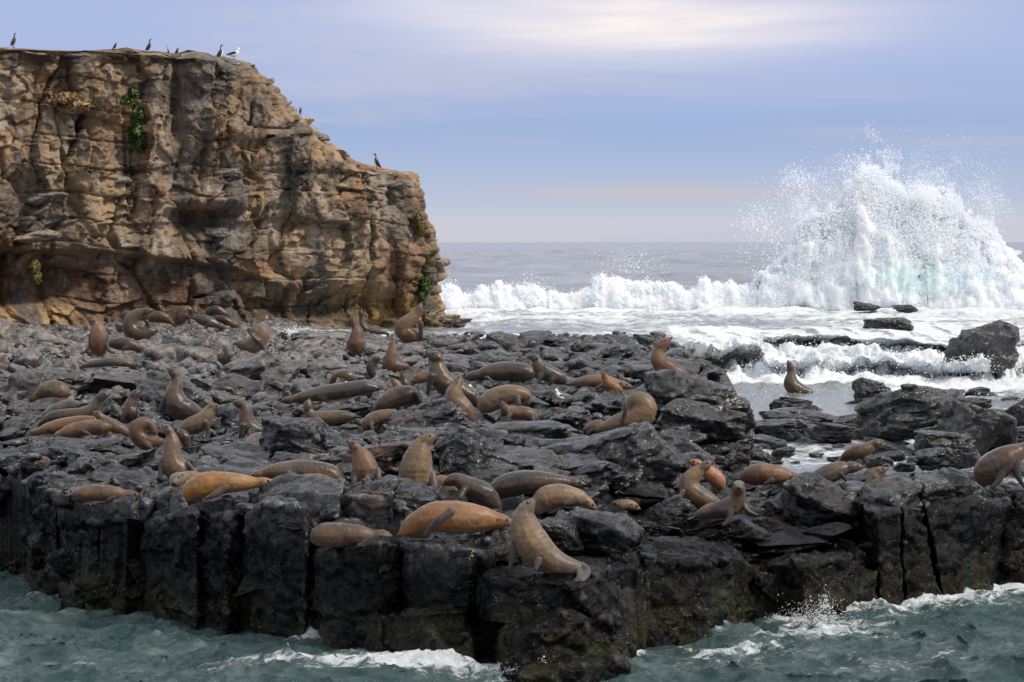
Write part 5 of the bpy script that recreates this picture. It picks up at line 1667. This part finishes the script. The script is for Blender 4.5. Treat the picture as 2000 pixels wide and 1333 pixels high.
def gull_pose(back):
    return [('body', [(-0.42, 0, 0.46, .04), (-0.25, 0, 0.48, .12), (0.0, 0, 0.50, .19), (0.18, 0, 0.60, .15), (0.26, 0, 0.76, .10), (0.30, 0, 0.87, .10), (0.36, 0, 0.87, .06)], M_WHITEF, (1, .9, 1)),
            ('beak', [(0.38, 0, 0.87, .035), (0.46, 0, 0.86, .028), (0.53, 0, 0.83, .01)], M_BEAK if back is M_BLACKF else M_RED, None),
            ('wing', [(-0.62, 0.04, 0.42, .02), (-0.34, 0.12, 0.52, .07), (0.02, 0.15, 0.60, .10), (0.14, 0.14, 0.60, .06)], back, (1, .55, 1)),
            ('wing', [(-0.62, -0.04, 0.42, .02), (-0.34, -0.12, 0.52, .07), (0.02, -0.15, 0.60, .10), (0.14, -0.14, 0.60, .06)], back, (1, .55, 1)),
            ('leg', [(0.02, 0.06, 0.0, .02), (0.02, 0.06, 0.18, .016), (0.0, 0.06, 0.34, .025)], M_RED if back is not M_BLACKF else M_GREYF, None),
            ('leg', [(0.02, -0.06, 0.0, .02), (0.02, -0.06, 0.18, .016), (0.0, -0.06, 0.34, .025)], M_RED if back is not M_BLACKF else M_GREYF, None)]


CG = 'cormorants along the cliff top'
def cd(px):
    return float(cliff_base(np.float64(px))) + 0.7
bird('cormorant', 'black cormorant standing alone at the far left of the cliff top', 'bird', 27, 94, cd(27), 31, cormorant_pose(False), 1, CG, 1, 0.9)
bird('cormorant', 'cormorant crouching low on the cliff top, second from the left', 'bird', 225, 99, cd(225), 20, cormorant_pose(False, 0, True), 1, CG, 1, 0.3)
bird('cormorant', 'upright black cormorant facing right in the middle of the cliff top', 'bird', 291, 104, cd(291), 29, cormorant_pose(False), 1, CG, 1, 0.4)
bird('cormorant', 'small cormorant half hidden by the rim, right of the upright black one', 'bird', 327, 107, cd(327), 18, cormorant_pose(True), 1, CG, -1, 0.9)
bird('cormorant', 'cormorant sitting low on the rim with its head turned right', 'bird', 346, 109, cd(345), 20, cormorant_pose(False, 0, True), 1, CG, 1, 0.1)
bird('cormorant', 'pied cormorant with a long neck facing right, next to the black backed gull', 'bird', 430, 120, cd(430), 34, cormorant_pose(True), 1, CG, 1, 0.2)
bird('gull', 'black backed gull standing at the right end of the cliff top', 'bird', 457, 121, cd(457), 29, gull_pose(M_BLACKF), 0, 'gulls', 1, 0.1)
bird('cormorant', 'hunched black cormorant sitting on the sloping cliff edge', 'bird', 587, 226, cd(587), 21, cormorant_pose(False, 0, True), 1, CG, 1, 1.4)
bird('cormorant', 'white breasted cormorant standing on the low right step of the cliff', 'bird', 735, 332, cd(735), 34, cormorant_pose(True), 1, CG, -1, 0.2)
bird('gull', 'white gull standing in front of the long dark grey seal', 'bird', 684, 779, ray_ground(684, 782), 36, gull_pose(M_GREYF), 0, 'gulls', -1, 0.9)
bird('gull', 'white gull crouching on the rocks right of the ribbed tan seal', 'bird', 1095, 792, ray_ground(1095, 796), 34, gull_pose(M_GREYF), 0, 'gulls', -1, 0.6)
bird('gull', 'gull with a yellow beak peeping out beside the very large grey seal', 'bird', 908, 784, ray_ground(908, 790), 34, gull_pose(M_BLACKF), 0, 'gulls', 1, 0.3)


# ------------------------------------------------------------------ plants on the cliff
def plant(name, label, spots, n, size, mat, seed, hang=0.5, cat='plant', D0=None):
    """leafy clump; spots: (px, py, rx, ry) blobs in the photo that it covers"""
    r = np.random.default_rng(seed)
    px0, py0 = spots[0][0], spots[0][1]
    Db = (D0 if D0 else float(cliff_base(np.float64(px0)))) - 0.2
    base = P(px0, py0, Db)
    root = thing(name, label, cat, tuple(base), 'plants growing on the cliff')
    V, Q = [], []
    wts = np.array([a[2] * a[3] for a in spots], float); wts /= wts.sum()
    for i in range(n):
        a = spots[r.choice(len(spots), p=wts)]
        ang, rad = r.uniform(0, 6.283), math.sqrt(r.uniform(0, 1))
        k = rad ** 1.0
        px, py = a[0] + a[2] * k * math.cos(ang), a[1] + a[3] * k * math.sin(ang)
        thick = 0.75 * (1 - rad ** 2) + 0.1
        c = P(px, py, Db + 0.45 - thick * r.uniform(0.2, 1.0)) - base
        sz = size * r.uniform(0.6, 1.3)
        ax = r.normal(size=3) + np.array([0, -0.6, -hang]); ax /= np.linalg.norm(ax)
        bx = np.cross(ax, r.normal(size=3)); bx /= np.linalg.norm(bx)
        cx = np.cross(ax, bx)
        j = len(V)
        V += [c - ax * sz, c + bx * sz * 0.36 + cx * sz * 0.08, c + ax * sz, c - bx * sz * 0.36 + cx * sz * 0.08]
        Q.append([j, j + 1, j + 2, j + 3])
    link('foliage', mk_mesh('foliage', np.array(V), np.array(Q), mat, smooth=False), root)
    # woody stem through the clump
    pts = [(a[0] - px0, a[1] - py0) for a in spots]
    if len(pts) == 1:
        pts = [(0, -spots[0][3] * 0.8), (0, spots[0][3] * 0.8)]
    q = catmull([[x * Db / F, 0.35, -y * Db / F, 0.035] for x, y in pts], 8)
    ring = []
    for x, y, z, rr in q:
        for a in range(5):
            ring.append((x + rr * math.cos(a * 1.2566), y + rr * math.sin(a * 1.2566), z))
    qd = [[i * 5 + a, i * 5 + (a + 1) % 5, (i + 1) * 5 + (a + 1) % 5, (i + 1) * 5 + a] for i in range(len(q) - 1) for a in range(5)]
    link('stem', mk_mesh('stem', np.array(ring), np.array(qd), M_DRY), root)


plant('hanging_plant', 'long bright green plant hanging down the upper cliff', [(262, 180, 10, 14), (250, 200, 24, 16), (268, 225, 20, 24), (272, 255, 19, 26), (278, 278, 13, 20)], 5200, 0.13, M_LEAF, 1)
plant('hanging_plant', 'rusty green tuft hanging on the cliff near its sloping edge', [(585, 262, 8, 14), (587, 278, 7, 16)], 700, 0.10, M_LEAFY, 2)
plant('cliff_plant', 'small round green cushion on the dry grass ledge of the cliff', [(724, 391, 13, 11)], 700, 0.10, M_LEAF, 3)
plant('dry_grass', 'patch of straw coloured dry grass on the upper left of the cliff', [(130, 196, 34, 12), (152, 204, 26, 10), (140, 212, 20, 10)], 1800, 0.16, M_DRY, 4, 0.2)
plant('dry_grass', 'brown dry grass on the ledge left of the green cushion', [(682, 402, 30, 8), (700, 398, 22, 8)], 1000, 0.12, M_DRY, 5, 0.2)
plant('cliff_plant', 'olive strip of plants on the right outline of the cliff', [(818, 430, 7, 14), (824, 446, 6, 14)], 500, 0.10, M_LEAFY, 6)
plant('cliff_plant', 'green moss patch low on the right end of the cliff', [(832, 556, 11, 20), (826, 575, 8, 12)], 900, 0.09, M_LEAF, 7)
plant('cliff_plant', 'little yellow green tuft in the hollow on the far left of the cliff', [(68, 522, 10, 14), (72, 540, 8, 14)], 600, 0.09, M_LEAFY, 8)
plant('cliff_plant', 'fern like green tuft hanging above the long bright plant', [(196, 194, 6, 8)], 200, 0.08, M_LEAFY, 9)
